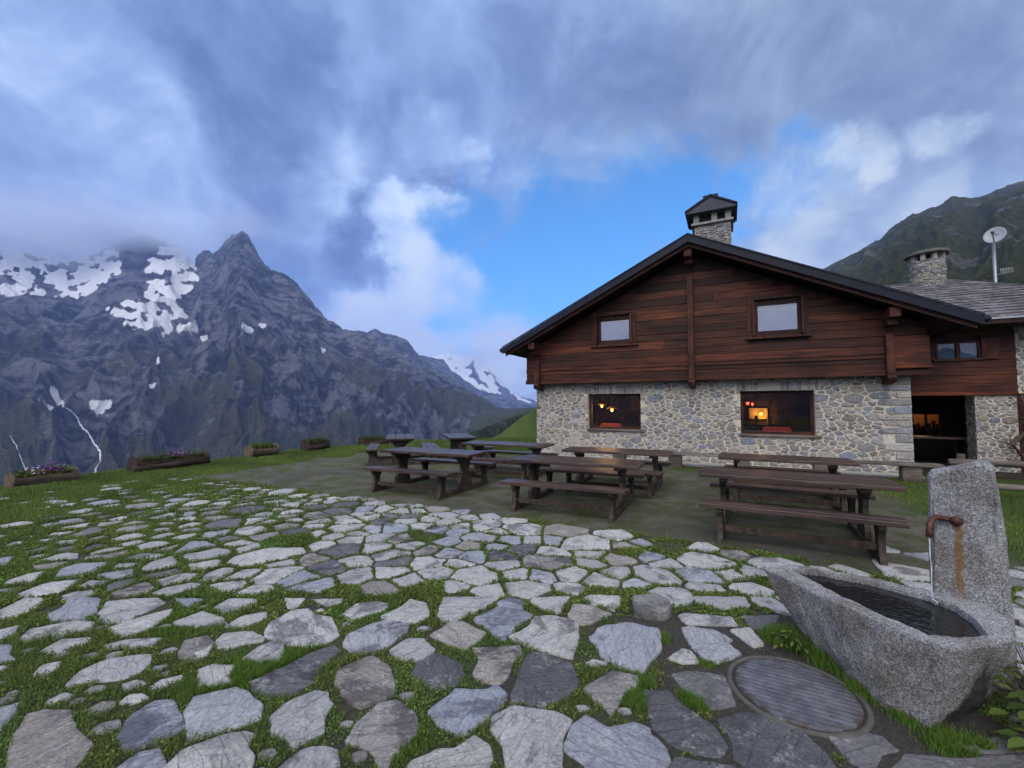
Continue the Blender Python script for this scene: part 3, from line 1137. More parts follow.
# ------------------------------------------------------------------ stone paving
# outlines of the large flags next to the viewpoint (metres on the ground) with their stone: L pale, B bluish, T tan, D dark
FLAGS = [
('L',[(-4.0,3.45),(-4.03,3.64),(-3.89,3.64),(-3.78,3.52),(-3.75,3.36),(-3.84,3.31)]),
('B',[(-3.65,3.64),(-3.42,3.64),(-3.2,3.38),(-3.2,3.29),(-3.43,3.29),(-3.53,3.36),(-3.54,3.48)]),
('L',[(-3.29,3.6),(-2.96,3.64),(-2.83,3.56),(-2.85,3.38),(-2.86,3.29),(-2.89,3.25),(-3.04,3.28),(-3.17,3.39)]),
('B',[(-2.77,3.64),(-2.53,3.64),(-2.56,3.48),(-2.65,3.54)]),
('L',[(-3.38,3.05),(-3.43,3.17),(-3.28,3.25),(-3.1,3.26),(-3.01,3.14),(-3.18,3.08),(-3.29,3.0)]),
('L',[(-3.71,3.12),(-3.59,3.15),(-3.56,3.18),(-3.48,3.09),(-3.5,3.02),(-3.57,3.01)]),
('L',[(-2.87,3.17),(-2.83,3.28),(-2.67,3.45),(-2.62,3.36),(-2.59,3.18),(-2.65,3.08),(-2.76,3.09)]),
('L',[(-2.48,3.25),(-2.39,3.41),(-2.19,3.31),(-2.1,3.23),(-2.27,3.18),(-2.4,3.18)]),
('L',[(-3.06,2.89),(-3.07,3.01),(-2.93,3.05),(-2.87,3.02),(-2.88,2.97),(-2.92,2.88),(-3.03,2.87)]),
('B',[(-3.52,2.94),(-3.32,2.94),(-3.21,2.83),(-3.12,2.78),(-3.19,2.76),(-3.3,2.76)]),
('L',[(-2.73,2.96),(-2.64,3.0),(-2.42,3.04),(-2.4,2.94),(-2.5,2.91),(-2.65,2.92)]),
('T',[(-2.16,2.88),(-2.22,3.01),(-2.12,3.07),(-2.0,2.97),(-1.95,2.84),(-1.99,2.78),(-2.1,2.81)]),
('L',[(-2.84,2.63),(-2.88,2.73),(-2.81,2.76),(-2.75,2.69),(-2.74,2.61)]),
('L',[(-2.53,2.55),(-2.59,2.67),(-2.53,2.78),(-2.33,2.84),(-2.26,2.74),(-2.24,2.67),(-2.28,2.6),(-2.43,2.58),(-2.49,2.54)]),
('L',[(-2.05,2.52),(-2.03,2.58),(-1.95,2.62),(-1.93,2.58),(-1.98,2.5)]),
('B',[(-2.81,2.36),(-2.71,2.36),(-2.65,2.39),(-2.58,2.31),(-2.52,2.2),(-2.58,2.17)]),
('T',[(-2.38,2.15),(-2.47,2.28),(-2.41,2.31),(-2.29,2.31),(-2.14,2.19),(-2.0,2.12),(-1.96,2.04),(-1.94,1.95),(-2.19,1.95)]),
('B',[(-1.89,2.16),(-1.96,2.31),(-1.93,2.4),(-1.84,2.41),(-1.63,2.22),(-1.66,2.15),(-1.78,2.07)]),
('B',[(-1.73,1.96),(-1.71,2.06),(-1.64,2.08),(-1.54,2.0),(-1.52,1.96)]),
('L',[(-1.51,1.95),(-1.5,2.06),(-1.43,2.12),(-1.36,2.17),(-1.25,2.16),(-1.24,2.09),(-1.18,2.04),(-1.15,1.95)]),
('L',[(-2.35,3.48),(-2.34,3.64),(-2.13,3.64),(-2.07,3.56),(-2.14,3.43),(-2.22,3.38)]),
('L',[(-1.88,3.64),(-1.71,3.64),(-1.71,3.48),(-1.76,3.47)]),
('L',[(-1.66,3.64),(-1.4,3.64),(-1.39,3.56),(-1.48,3.52)]),
('L',[(-2.07,3.2),(-2.05,3.33),(-1.91,3.41),(-1.85,3.33),(-1.92,3.21),(-2.01,3.18)]),
('L',[(-1.73,3.12),(-1.76,3.25),(-1.7,3.41),(-1.6,3.45),(-1.51,3.36),(-1.39,3.34),(-1.23,3.09),(-1.28,3.0),(-1.39,2.94),(-1.53,3.0),(-1.67,3.05)]),
('L',[(-1.29,3.36),(-1.24,3.54),(-1.11,3.58),(-0.99,3.52),(-1.0,3.43),(-1.12,3.33),(-1.2,3.29)]),
('L',[(-0.98,3.33),(-0.88,3.45),(-0.83,3.6),(-0.7,3.54),(-0.64,3.36),(-0.69,3.26),(-0.78,3.25)]),
('L',[(-1.98,2.98),(-2.01,3.09),(-1.85,3.12),(-1.71,3.04),(-1.71,3.0),(-1.8,2.97),(-1.86,2.91),(-1.92,2.91)]),
('L',[(-1.7,2.8),(-1.67,2.92),(-1.61,2.97),(-1.51,2.92),(-1.45,2.76),(-1.56,2.74)]),
('B',[(-1.12,3.07),(-1.05,3.18),(-0.91,3.25),(-0.76,3.2),(-0.75,3.11),(-0.82,2.98),(-0.88,2.89),(-1.0,2.87),(-1.11,2.96)]),
('L',[(-2.15,3.01),(-2.06,3.01),(-1.99,2.94),(-1.95,2.83),(-1.99,2.8)]),
('L',[(-1.88,2.67),(-1.84,2.74),(-1.69,2.71),(-1.67,2.61),(-1.6,2.55),(-1.66,2.52),(-1.76,2.5)]),
('D',[(-1.49,2.56),(-1.45,2.61),(-1.37,2.72),(-1.3,2.84),(-1.2,2.93),(-1.14,2.86),(-1.17,2.67),(-1.15,2.57),(-1.22,2.48),(-1.32,2.46),(-1.44,2.5)]),
('L',[(-0.79,2.89),(-0.71,3.0),(-0.61,3.02),(-0.51,2.89),(-0.58,2.77),(-0.72,2.81)]),
('B',[(-1.68,2.32),(-1.71,2.42),(-1.56,2.5),(-1.49,2.48),(-1.34,2.37),(-1.3,2.28),(-1.38,2.22),(-1.54,2.15)]),
('T',[(-1.01,2.55),(-1.04,2.67),(-0.92,2.8),(-0.88,2.8),(-0.74,2.68),(-0.67,2.48),(-0.72,2.42),(-0.8,2.37),(-0.87,2.41),(-0.94,2.48)]),
('L',[(-1.22,2.28),(-1.21,2.37),(-1.09,2.46),(-1.02,2.44),(-0.99,2.39),(-0.96,2.37),(-0.96,2.26),(-0.92,2.17),(-0.99,2.14),(-1.02,2.09),(-1.08,2.15),(-1.16,2.18),(-1.18,2.23)]),
('T',[(-0.78,2.13),(-0.76,2.25),(-0.7,2.39),(-0.62,2.4),(-0.53,2.32),(-0.46,2.22),(-0.49,2.13),(-0.55,2.04),(-0.56,1.96),(-0.64,2.07)]),
('L',[(-1.02,1.95),(-0.98,2.06),(-0.89,2.09),(-0.82,2.08),(-0.75,1.95)]),
('L',[(-0.55,3.36),(-0.55,3.64),(-0.2,3.64),(-0.17,3.56),(-0.31,3.39),(-0.41,3.28),(-0.51,3.29)]),
('B',[(-0.27,3.29),(-0.07,3.54),(0.16,3.36),(0.04,3.21),(-0.05,3.02),(-0.11,3.07),(-0.18,3.18)]),
('L',[(0.16,3.58),(0.19,3.64),(0.47,3.64),(0.4,3.5),(0.36,3.39),(0.24,3.47)]),
('L',[(0.59,3.62),(0.64,3.68),(0.89,3.68),(0.85,3.5),(0.69,3.5)]),
('T',[(0.43,3.36),(0.51,3.54),(0.64,3.5),(0.75,3.36),(0.57,3.25),(0.51,3.23)]),
('T',[(-0.56,3.08),(-0.45,3.23),(-0.36,3.23),(-0.19,3.09),(-0.25,2.98),(-0.32,2.92),(-0.43,2.97)]),
('L',[(-0.0,3.04),(0.14,3.18),(0.18,3.31),(0.31,3.34),(0.47,3.26),(0.44,3.04),(0.37,2.82),(0.27,2.87),(0.13,2.94)]),
('T',[(-0.25,2.91),(-0.12,2.92),(0.03,2.93),(0.05,2.83),(-0.0,2.76),(-0.02,2.64),(-0.08,2.56),(-0.19,2.6),(-0.22,2.65),(-0.2,2.78)]),
('D',[(-0.58,2.63),(-0.56,2.74),(-0.48,2.82),(-0.33,2.74),(-0.29,2.63),(-0.33,2.54),(-0.45,2.52)]),
('D',[(0.01,2.46),(0.06,2.67),(0.09,2.81),(0.14,2.86),(0.35,2.74),(0.37,2.56),(0.3,2.46),(0.16,2.38),(0.01,2.41)]),
('B',[(-0.42,2.32),(-0.33,2.46),(-0.31,2.5),(-0.15,2.48),(-0.1,2.52),(-0.04,2.44),(-0.06,2.37),(-0.16,2.25),(-0.24,2.17),(-0.34,2.23)]),
('L',[(-0.09,2.27),(0.01,2.35),(0.2,2.32),(0.29,2.27),(0.23,2.15),(0.2,1.96),(-0.01,1.96),(-0.03,2.11),(-0.09,2.19)]),
('L',[(-0.44,1.95),(-0.44,2.03),(-0.34,2.08),(-0.26,2.09),(-0.19,2.16),(-0.12,2.11),(-0.1,2.04),(-0.11,1.95)]),
('T',[(0.41,2.5),(0.52,2.58),(0.59,2.65),(0.73,2.6),(0.72,2.54),(0.61,2.44),(0.52,2.32),(0.48,2.39)]),
('B',[(0.26,2.08),(0.32,2.22),(0.39,2.28),(0.48,2.2),(0.6,2.24),(0.67,2.2),(0.66,2.16),(0.7,2.08),(0.69,2.02),(0.63,1.96),(0.35,1.96),(0.34,2.01)]),
('B',[(0.55,3.04),(0.64,3.15),(0.86,3.21),(1.02,3.12),(0.96,2.91),(0.84,2.76),(0.78,2.67),(0.66,2.74),(0.59,2.83)]),
('L',[(0.46,2.76),(0.51,2.8),(0.59,2.77),(0.58,2.73),(0.48,2.73)]),
('L',[(1.48,3.66),(1.91,3.66),(1.88,3.5),(1.66,3.45),(1.51,3.54)]),
('L',[(1.28,3.36),(1.35,3.39),(1.53,3.36),(1.63,3.33),(1.63,3.21),(1.31,3.23),(1.28,3.28)]),
('B',[(1.22,3.15),(1.29,3.18),(1.43,3.14),(1.49,3.01),(1.26,2.94),(1.2,2.97)]),
('B',[(1.2,2.93),(1.44,2.97),(1.46,2.84),(1.28,2.76),(1.22,2.78)]),
('L',[(0.99,2.8),(1.12,2.91),(1.16,2.88),(1.16,2.76),(1.06,2.75)]),
('D',[(0.96,2.64),(1.07,2.68),(1.25,2.64),(1.19,2.39),(1.05,2.36),(0.98,2.46)]),
('D',[(0.75,2.48),(0.88,2.48),(0.92,2.36),(1.0,2.22),(1.0,2.12),(0.94,2.06),(0.83,2.08),(0.77,2.12),(0.71,2.23)]),
('D',[(1.06,2.26),(1.2,2.31),(1.33,2.31),(1.41,2.2),(1.43,2.07),(1.41,1.96),(1.07,1.96),(1.03,2.04),(1.07,2.15)]),
('L',[(1.55,3.14),(1.71,3.17),(1.68,2.96),(1.6,2.94)]),
('D',[(1.75,3.36),(2.03,3.36),(1.86,3.18),(1.73,3.18)]),
('D',[(1.54,2.17),(1.69,2.2),(1.78,2.16),(1.78,2.08),(1.69,2.06),(1.57,1.96),(1.52,2.02),(1.53,2.09)]),
('D',[(1.67,1.96),(1.83,2.06),(2.01,2.04),(2.39,2.06),(2.27,1.96)]),
('D',[(2.08,2.11),(2.25,2.09),(2.45,2.16),(2.52,2.28),(2.75,2.36),(2.41,2.08),(2.12,2.07)]),
('D',[(0.69,1.97),(0.75,2.04),(0.9,2.01),(0.98,1.99),(0.93,1.89),(0.68,1.89)]),
]
STONE_TONES = dict(L=[(0.53, 0.52, 0.505), (0.48, 0.475, 0.47), (0.57, 0.555, 0.53)], B=[(0.37, 0.40, 0.46), (0.40, 0.415, 0.46), (0.45, 0.46, 0.485)],
                   T=[(0.36, 0.33, 0.30), (0.41, 0.38, 0.345), (0.33, 0.31, 0.295)], D=[(0.17, 0.17, 0.18), (0.20, 0.195, 0.20), (0.145, 0.145, 0.155)])


def clip(poly, px, py, nx, ny):
    """keep the part where (p-P).n <= 0"""
    out = []
    n = len(poly)
    for i in range(n):
        a, b = poly[i], poly[(i + 1) % n]
        da = (a[0] - px) * nx + (a[1] - py) * ny
        db = (b[0] - px) * nx + (b[1] - py) * ny
        if da <= 0:
            out.append(a)
        if (da < 0 < db) or (db < 0 < da):
            f = da / (da - db)
            out.append((a[0] + (b[0] - a[0]) * f, a[1] + (b[1] - a[1]) * f))
    return out


def voronoi(sites, gap, box, keep=None, k=22, rad=None):
    """shrunken cells: gap(i) is half the joint width"""
    A = np.array(sites)
    res = []
    for i, (x, y) in enumerate(sites):
        if keep is not None and not keep[i]:
            res.append(None)
            continue
        d = np.hypot(A[:, 0] - x, A[:, 1] - y)
        order = np.argsort(d)[1:k]
        poly = [(box[0], box[1]), (box[2], box[1]), (box[2], box[3]), (box[0], box[3])]
        for j in order:
            fr_ = 0.5 if rad is None else rad[i] / (rad[i] + rad[j])
            mx, my = x + (A[j, 0] - x) * fr_, y + (A[j, 1] - y) * fr_
            nx, ny = A[j, 0] - x, A[j, 1] - y
            q = math.hypot(nx, ny)
            if q < 1e-6:
                continue
            nx, ny = nx / q, ny / q
            g = gap(i)
            poly = clip(poly, mx - nx * g, my - ny * g, nx, ny)
            if len(poly) < 3:
                break
        res.append(poly if len(poly) >= 3 else None)
    return res


def rough_outline(poly, step, amp, seed, rounding=1):
    """corners cut, then the outline subdivided and broken up"""
    p = [Vector((a, b)) for a, b in poly]
    for _ in range(rounding):
        q = []
        n = len(p)
        for i in range(n):
            a, b = p[i], p[(i + 1) % n]
            f = 0.07
            q += [a.lerp(b, f), a.lerp(b, 1 - f)]
        p = q
    out = []
    n = len(p)
    for i in range(n):
        a, b = p[i], p[(i + 1) % n]
        L = (b - a).length
        k = max(1, int(round(L / step)))
        for j in range(k):
            out.append(a.lerp(b, j / k))
    c = sum(out, Vector((0, 0))) / len(out)
    res = []
    for v in out:
        d = (v - c)
        L = d.length or 1
        w = noise.noise(Vector((v.x / (step * 2.6), v.y / (step * 2.6), seed))) * amp + noise.noise(Vector((v.x / step * 0.9, v.y / step * 0.9, seed + 9))) * amp * 0.6
        res.append(v + d / L * w)
    return res


def add_stone(mb, outline, mp, hgt, col, seed, rim=0.012, bumpy=0.006, tilt=0.0, depth=0.05, mat=0, fr=7.0):
    """one flat stone: outline in 2-D, mp(u, v, h) places it"""
    n = len(outline)
    c = sum(outline, Vector((0, 0))) / n
    R = sum((v - c).length for v in outline) / n
    ta = seed * 2.399
    tx, ty = math.cos(ta) * tilt, math.sin(ta) * tilt

    def H(p, k):
        return hgt + (noise.noise(Vector((p.x * fr, p.y * fr, seed * 1.7))) * bumpy + noise.noise(Vector((p.x * fr * 3, p.y * fr * 3, seed * 1.7))) * bumpy * 0.45) * k \
            + (p.x - c.x) * tx + (p.y - c.y) * ty
    rings = []
    k1 = max(0.5, 1 - rim * 0.35 / R)
    k2 = max(0.4, 1 - rim * 1.1 / R)
    rings.append([mp(v.x, v.y, -depth) for v in outline])
    rings.append([mp(v.x, v.y, H(v, 1) - rim) for v in outline])
    for kk, dr in ((k1, rim * 0.35), (k2, 0.0), (0.62, 0), (0.3, 0)):
        rings.append([mp(q.x, q.y, H(q, 1) - dr) for q in (c + (v - c) * kk for v in outline)])
    vs_ = [p for r_ in rings for p in r_] + [mp(c.x, c.y, H(c, 1))]
    fs = []
    for r_ in range(len(rings) - 1):
        for i in range(n):
            j = (i + 1) % n
            fs.append((r_ * n + i, r_ * n + j, (r_ + 1) * n + j, (r_ + 1) * n + i))
    b = (len(rings) - 1) * n
    for i in range(n):
        fs.append((b + i, b + (i + 1) % n, len(vs_) - 1))
    mb.add(vs_, fs, col, mat, True)


GX0, GX1, GY0, GY1, GS = -10.0, 6.0, 1.0, 11.5, 0.02
GW, GH = int((GX1 - GX0) / GS), int((GY1 - GY0) / GS)
COVER = np.zeros((GH, GW), bool)          # where flagstones lie; grass keeps out of it


def mark(poly, grow=1.0):
    P = np.array([(p[0], p[1]) for p in poly])
    c = P.mean(0)
    P = c + (P - c) * grow
    i0, i1 = max(0, int((P[:, 0].min() - GX0) / GS)), min(GW, int((P[:, 0].max() - GX0) / GS) + 2)
    j0, j1 = max(0, int((P[:, 1].min() - GY0) / GS)), min(GH, int((P[:, 1].max() - GY0) / GS) + 2)
    if i1 <= i0 or j1 <= j0:
        return
    X, Y = np.meshgrid(GX0 + (np.arange(i0, i1) + .5) * GS, GY0 + (np.arange(j0, j1) + .5) * GS)
    COVER[j0:j1, i0:i1] |= in_poly(X, Y, [tuple(q) for q in P])


MANHOLE = (1.585, 2.495, 0.31)


def build_paving():
    mb = MB()
    cents = []
    rads = []
    for k, (t, poly) in enumerate(FLAGS):
        qx, qy = sum(q[0] for q in poly) / len(poly), sum(q[1] for q in poly) / len(poly)
        poly = [(qx + (q[0] - qx) * 1.12, qy + (q[1] - qy) * 1.12) for q in poly]
        rads.append(.17)
        col = rnd.choice(STONE_TONES[t])
        f = rnd.uniform(.9, 1.1)
        col = tuple(q * f for q in col)
        o = rough_outline(poly, 0.03, 0.010, k * 3.1, 1)
        cx, cy = sum(p.x for p in o) / len(o), sum(p.y for p in o) / len(o)
        cents.append((cx, cy))
        low = t == 'D' and cx > 0.7
        add_stone(mb, o, lambda u, v, h: (u, v, h), 0.006 if low else rnd.uniform(.008, .02), col, k + 1, 0.006, 0.006 if low else 0.009, rnd.uniform(0, .03), fr=5)
        mark([(p.x, p.y) for p in o])
    rf = random.Random(77)
    done = 0
    while done < 70:
        x, y = rf.uniform(-3.2, 1.4), rf.uniform(1.9, 3.5)
        rr = rf.uniform(.03, .065)
        tst = np.array([(x + rr * 1.25 * math.cos(k), y + rr * 1.25 * math.sin(k)) for k in range(7)] + [(x, y)])
        ii, jj = ((tst[:, 0] - GX0) / GS).astype(int), ((tst[:, 1] - GY0) / GS).astype(int)
        done += 0.04
        if COVER[jj, ii].any() or math.hypot(x - MANHOLE[0], y - MANHOLE[1]) < .45 or (.85 < x < 1.32 and 3.2 < y < 3.7):
            continue
        done += 1
        nn = rf.randint(5, 7)
        a0 = rf.uniform(0, 6)
        poly = [(x + rr * rf.uniform(.75, 1.2) * 1.2 * math.cos(a0 + 6.283 * k / nn), y + rr * rf.uniform(.7, 1.1) * math.sin(a0 + 6.283 * k / nn)) for k in range(nn)]
        o = rough_outline(poly, 0.02, 0.005, done * 3.7, 1)
        f = rf.uniform(.7, 1.1)
        add_stone(mb, o, lambda u, v, h: (u, v, h), rf.uniform(.004, .012), tuple(w * f for w in rf.choice(STONE_TONES[rf.choice('LBTL')])), int(done * 7) + 400, 0.005, 0.006, rf.uniform(0, .05), fr=7)
        mark([(p.x, p.y) for p in o])
    sites, gen = list(cents), [False] * len(cents)
    tries = 0
    r2 = random.Random(5)
    # relaxed random sites over the terrace
    while tries < 26000:
        tries += 1
        x, y = r2.uniform(-9.4, 6.5), r2.uniform(0.6, 11.0)
        s, n = to_sn(x, y)
        j = 0.25 * noise.noise(Vector((x * .8, y * .8, 2)))
        lim = -7.58 + 0.28 * math.exp(-((s - 1.4) / 1.2) ** 2) + j * 0.5
        if s > 6.8:
            lim += 1.0
        out = n > lim
        if n > lim + 0.9 or edge_dist(np.array([x]), np.array([y]))[0] < 0.2:
            continue
        ri = 0.095 + 0.15 * r2.random() ** 2.2 + (0.012 if y > 4 else 0)
        if y < 3.48 and -4 < x < 2.6:
            continue
        if any((x - a) ** 2 + (y - b) ** 2 < (ri + rj) ** 2 for (a, b), rj in zip(sites, rads)):
            continue
        sites.append((x, y))
        rads.append(ri)
        gen.append(not out)
    dens = []
    for (x, y) in sites:
        left = min(1, max(0, (-x - 2.0) / 5.0))
        dens.append(left)
    cells = voronoi(sites, lambda i: 0.007 + 0.040 * dens[i] + 0.010 * (math.sin(i * 12.9898) * .5 + .5), (-10.5, 0.3, 7, 11.5), gen, 26, rads)
    for i, poly in enumerate(cells):
        if poly is None:
            continue
        x, y = sites[i]
        if (x - MANHOLE[0]) ** 2 + (y - MANHOLE[1]) ** 2 < 0.5 ** 2 or (0.85 < x < 1.32 and 3.2 < y < 3.7):
            continue
        if 1.75 < x < 2.95 and 2.0 < y < 3.1:
            continue
        d = edge_dist(np.array([x]), np.array([y]))[0]
        if r2.random() < 0.05 + 0.55 * max(0, min(1, (-x - 4.8 + 0.10 * (y - 5)) / 3.2)) or d < 1.5:
            continue
        cx, cy = sum(p[0] for p in poly) / len(poly), sum(p[1] for p in poly) / len(poly)
        a = sum(math.hypot(p[0] - cx, p[1] - cy) for p in poly) / len(poly)
        if a < 0.08 or a > 0.40 or y < 1.5:
            continue
        k = 1 - 0.07 * r2.random() - 0.22 * dens[i] * r2.random()
        poly = [(cx + (p[0] - cx) * k, cy + (p[1] - cy) * k) for p in poly]
        o = rough_outline(poly, 0.05, 0.022, i * 2.7, 1)
        q = r2.random()
        t = 'L' if q < .52 else 'B' if q < .72 else 'T' if q < .88 else 'D'
        f = r2.uniform(.88, 1.1)
        col = tuple(w * f for w in r2.choice(STONE_TONES[t]))
        add_stone(mb, o, lambda u, v, h: (u, v, h), r2.uniform(.008, .02) - 0.006 * dens[i], col, i + 200, 0.006, 0.009, r2.uniform(0, .035), fr=5)
        mark([(p.x, p.y) for p in o])
    tag(mb.build('paving', MAT['paving']), None, kind='structure')


build_paving()

# one flag has come loose and lies tilted on the others
mb = MB()
add_stone(mb, rough_outline([(.98, 3.60), (1.19, 3.62), (1.245, 3.50), (1.22, 3.36), (1.13, 3.28), (1.0, 3.30), (.93, 3.36)], 0.03, 0.008, 77.0, 1),
          lambda u, v, h: (u, v, h), 0.075, (0.30, 0.29, 0.275), 5, 0.02, 0.012, 0.07, depth=0.0)
mark([(.96, 3.62), (1.21, 3.64), (1.26, 3.50), (1.23, 3.33), (1.13, 3.25), (.98, 3.27), (.9, 3.36)])
tag(mb.build('loose_stone', MAT['paving']), 'loose grey brown flagstone lying tilted proud of the paving', 'stone')


# ------------------------------------------------------------------ grass and low weeds
def covered(x, y):
    i = np.clip(((x - GX0) / GS).astype(int), 0, GW - 1)
    j = np.clip(((y - GY0) / GS).astype(int), 0, GH - 1)
    inside = (x > GX0) & (x < GX1) & (y > GY0) & (y < GY1)
    return COVER[j, i] & inside


def m_leaf(name):
    t = NT(name, 0.7, spec=0.2)
    N, L = t.N, t.L
    c = t.attr()
    t.color(c)
    tr = N.new('ShaderNodeBsdfTranslucent')
    L.new(c, tr.inputs[0])
    mx = N.new('ShaderNodeMixShader')
    mx.inputs[0].default_value = 0.3
    L.new(t.p.outputs[0], mx.inputs[1])
    L.new(tr.outputs[0], mx.inputs[2])
    L.new(mx.outputs[0], N['Material Output'].inputs[0])
    return t.mat


MAT['leaf'] = m_leaf('leaf_green')


def blades(x, y, z, length, width, lean, col, rng):
    n = len(x)
    a = rng.uniform(0, 2 * np.pi, n)
    b = rng.uniform(0, 2 * np.pi, n)
    ca, sa = np.cos(a) * width / 2, np.sin(a) * width / 2
    lx, ly = np.cos(b) * lean * length, np.sin(b) * lean * length
    V = np.zeros((n, 5, 3))
    V[:, 0] = np.stack([x - ca, y - sa, z - 0.005], -1)
    V[:, 1] = np.stack([x + ca, y + sa, z - 0.005], -1)
    mx, my, mz = x + lx * .35, y + ly * .35, z + length * 0.62
    V[:, 2] = np.stack([mx + ca * .8, my + sa * .8, mz], -1)
    V[:, 3] = np.stack([mx - ca * .8, my - sa * .8, mz], -1)
    V[:, 4] = np.stack([x + lx, y + ly, z + length * np.sqrt(np.clip(1 - lean ** 2 * .7, .15, 1))], -1)
    f = np.array([(0, 1, 2), (0, 2, 3), (3, 2, 4)])
    Fc = (np.arange(n)[:, None, None] * 5 + f[None]).reshape(-1, 3)
    C = np.repeat(col[:, None, :], 5, 1).reshape(-1, 3)
    return V.reshape(-1, 3), Fc, C


def leaves(x, y, z, size, col, rng, up=0.55):
    """small round leaves (clover, moss cushions): two triangles each, tilted at random"""
    n = len(x)
    nrm = rng.normal(size=(n, 3))
    nrm[:, 2] = np.abs(nrm[:, 2]) + up
    nrm /= np.linalg.norm(nrm, axis=1)[:, None]
    t1 = np.cross(nrm, rng.normal(size=(n, 3)))
    t1 /= np.linalg.norm(t1, axis=1)[:, None]
    t2 = np.cross(nrm, t1)
    c = np.stack([x, y, z], -1)
    s = size[:, None]
    V = np.stack([c - t1 * s, c - t2 * s * .62, c + t1 * s, c + t2 * s * .62], 1)
    f = np.array([(0, 1, 2), (0, 2, 3)])
    Fc = (np.arange(n)[:, None, None] * 4 + f[None]).reshape(-1, 3)
    C = np.repeat(col[:, None, :], 4, 1).reshape(-1, 3)
    return V.reshape(-1, 3), Fc, C


GREENS = np.array([(0.100, 0.150, 0.032), (0.128, 0.172, 0.038), (0.170, 0.182, 0.048), (0.070, 0.115, 0.026), (0.190, 0.172, 0.062)])


def green(rng, n, dry):
    c = GREENS[rng.integers(0, 4, n)] * np.array([1.08, 1.2, 1.1])
    m = rng.random(n) < dry
    c[m] = np.array([(0.150, 0.135, 0.055)])
    return c * rng.uniform(.7, 1.25, (n, 1))


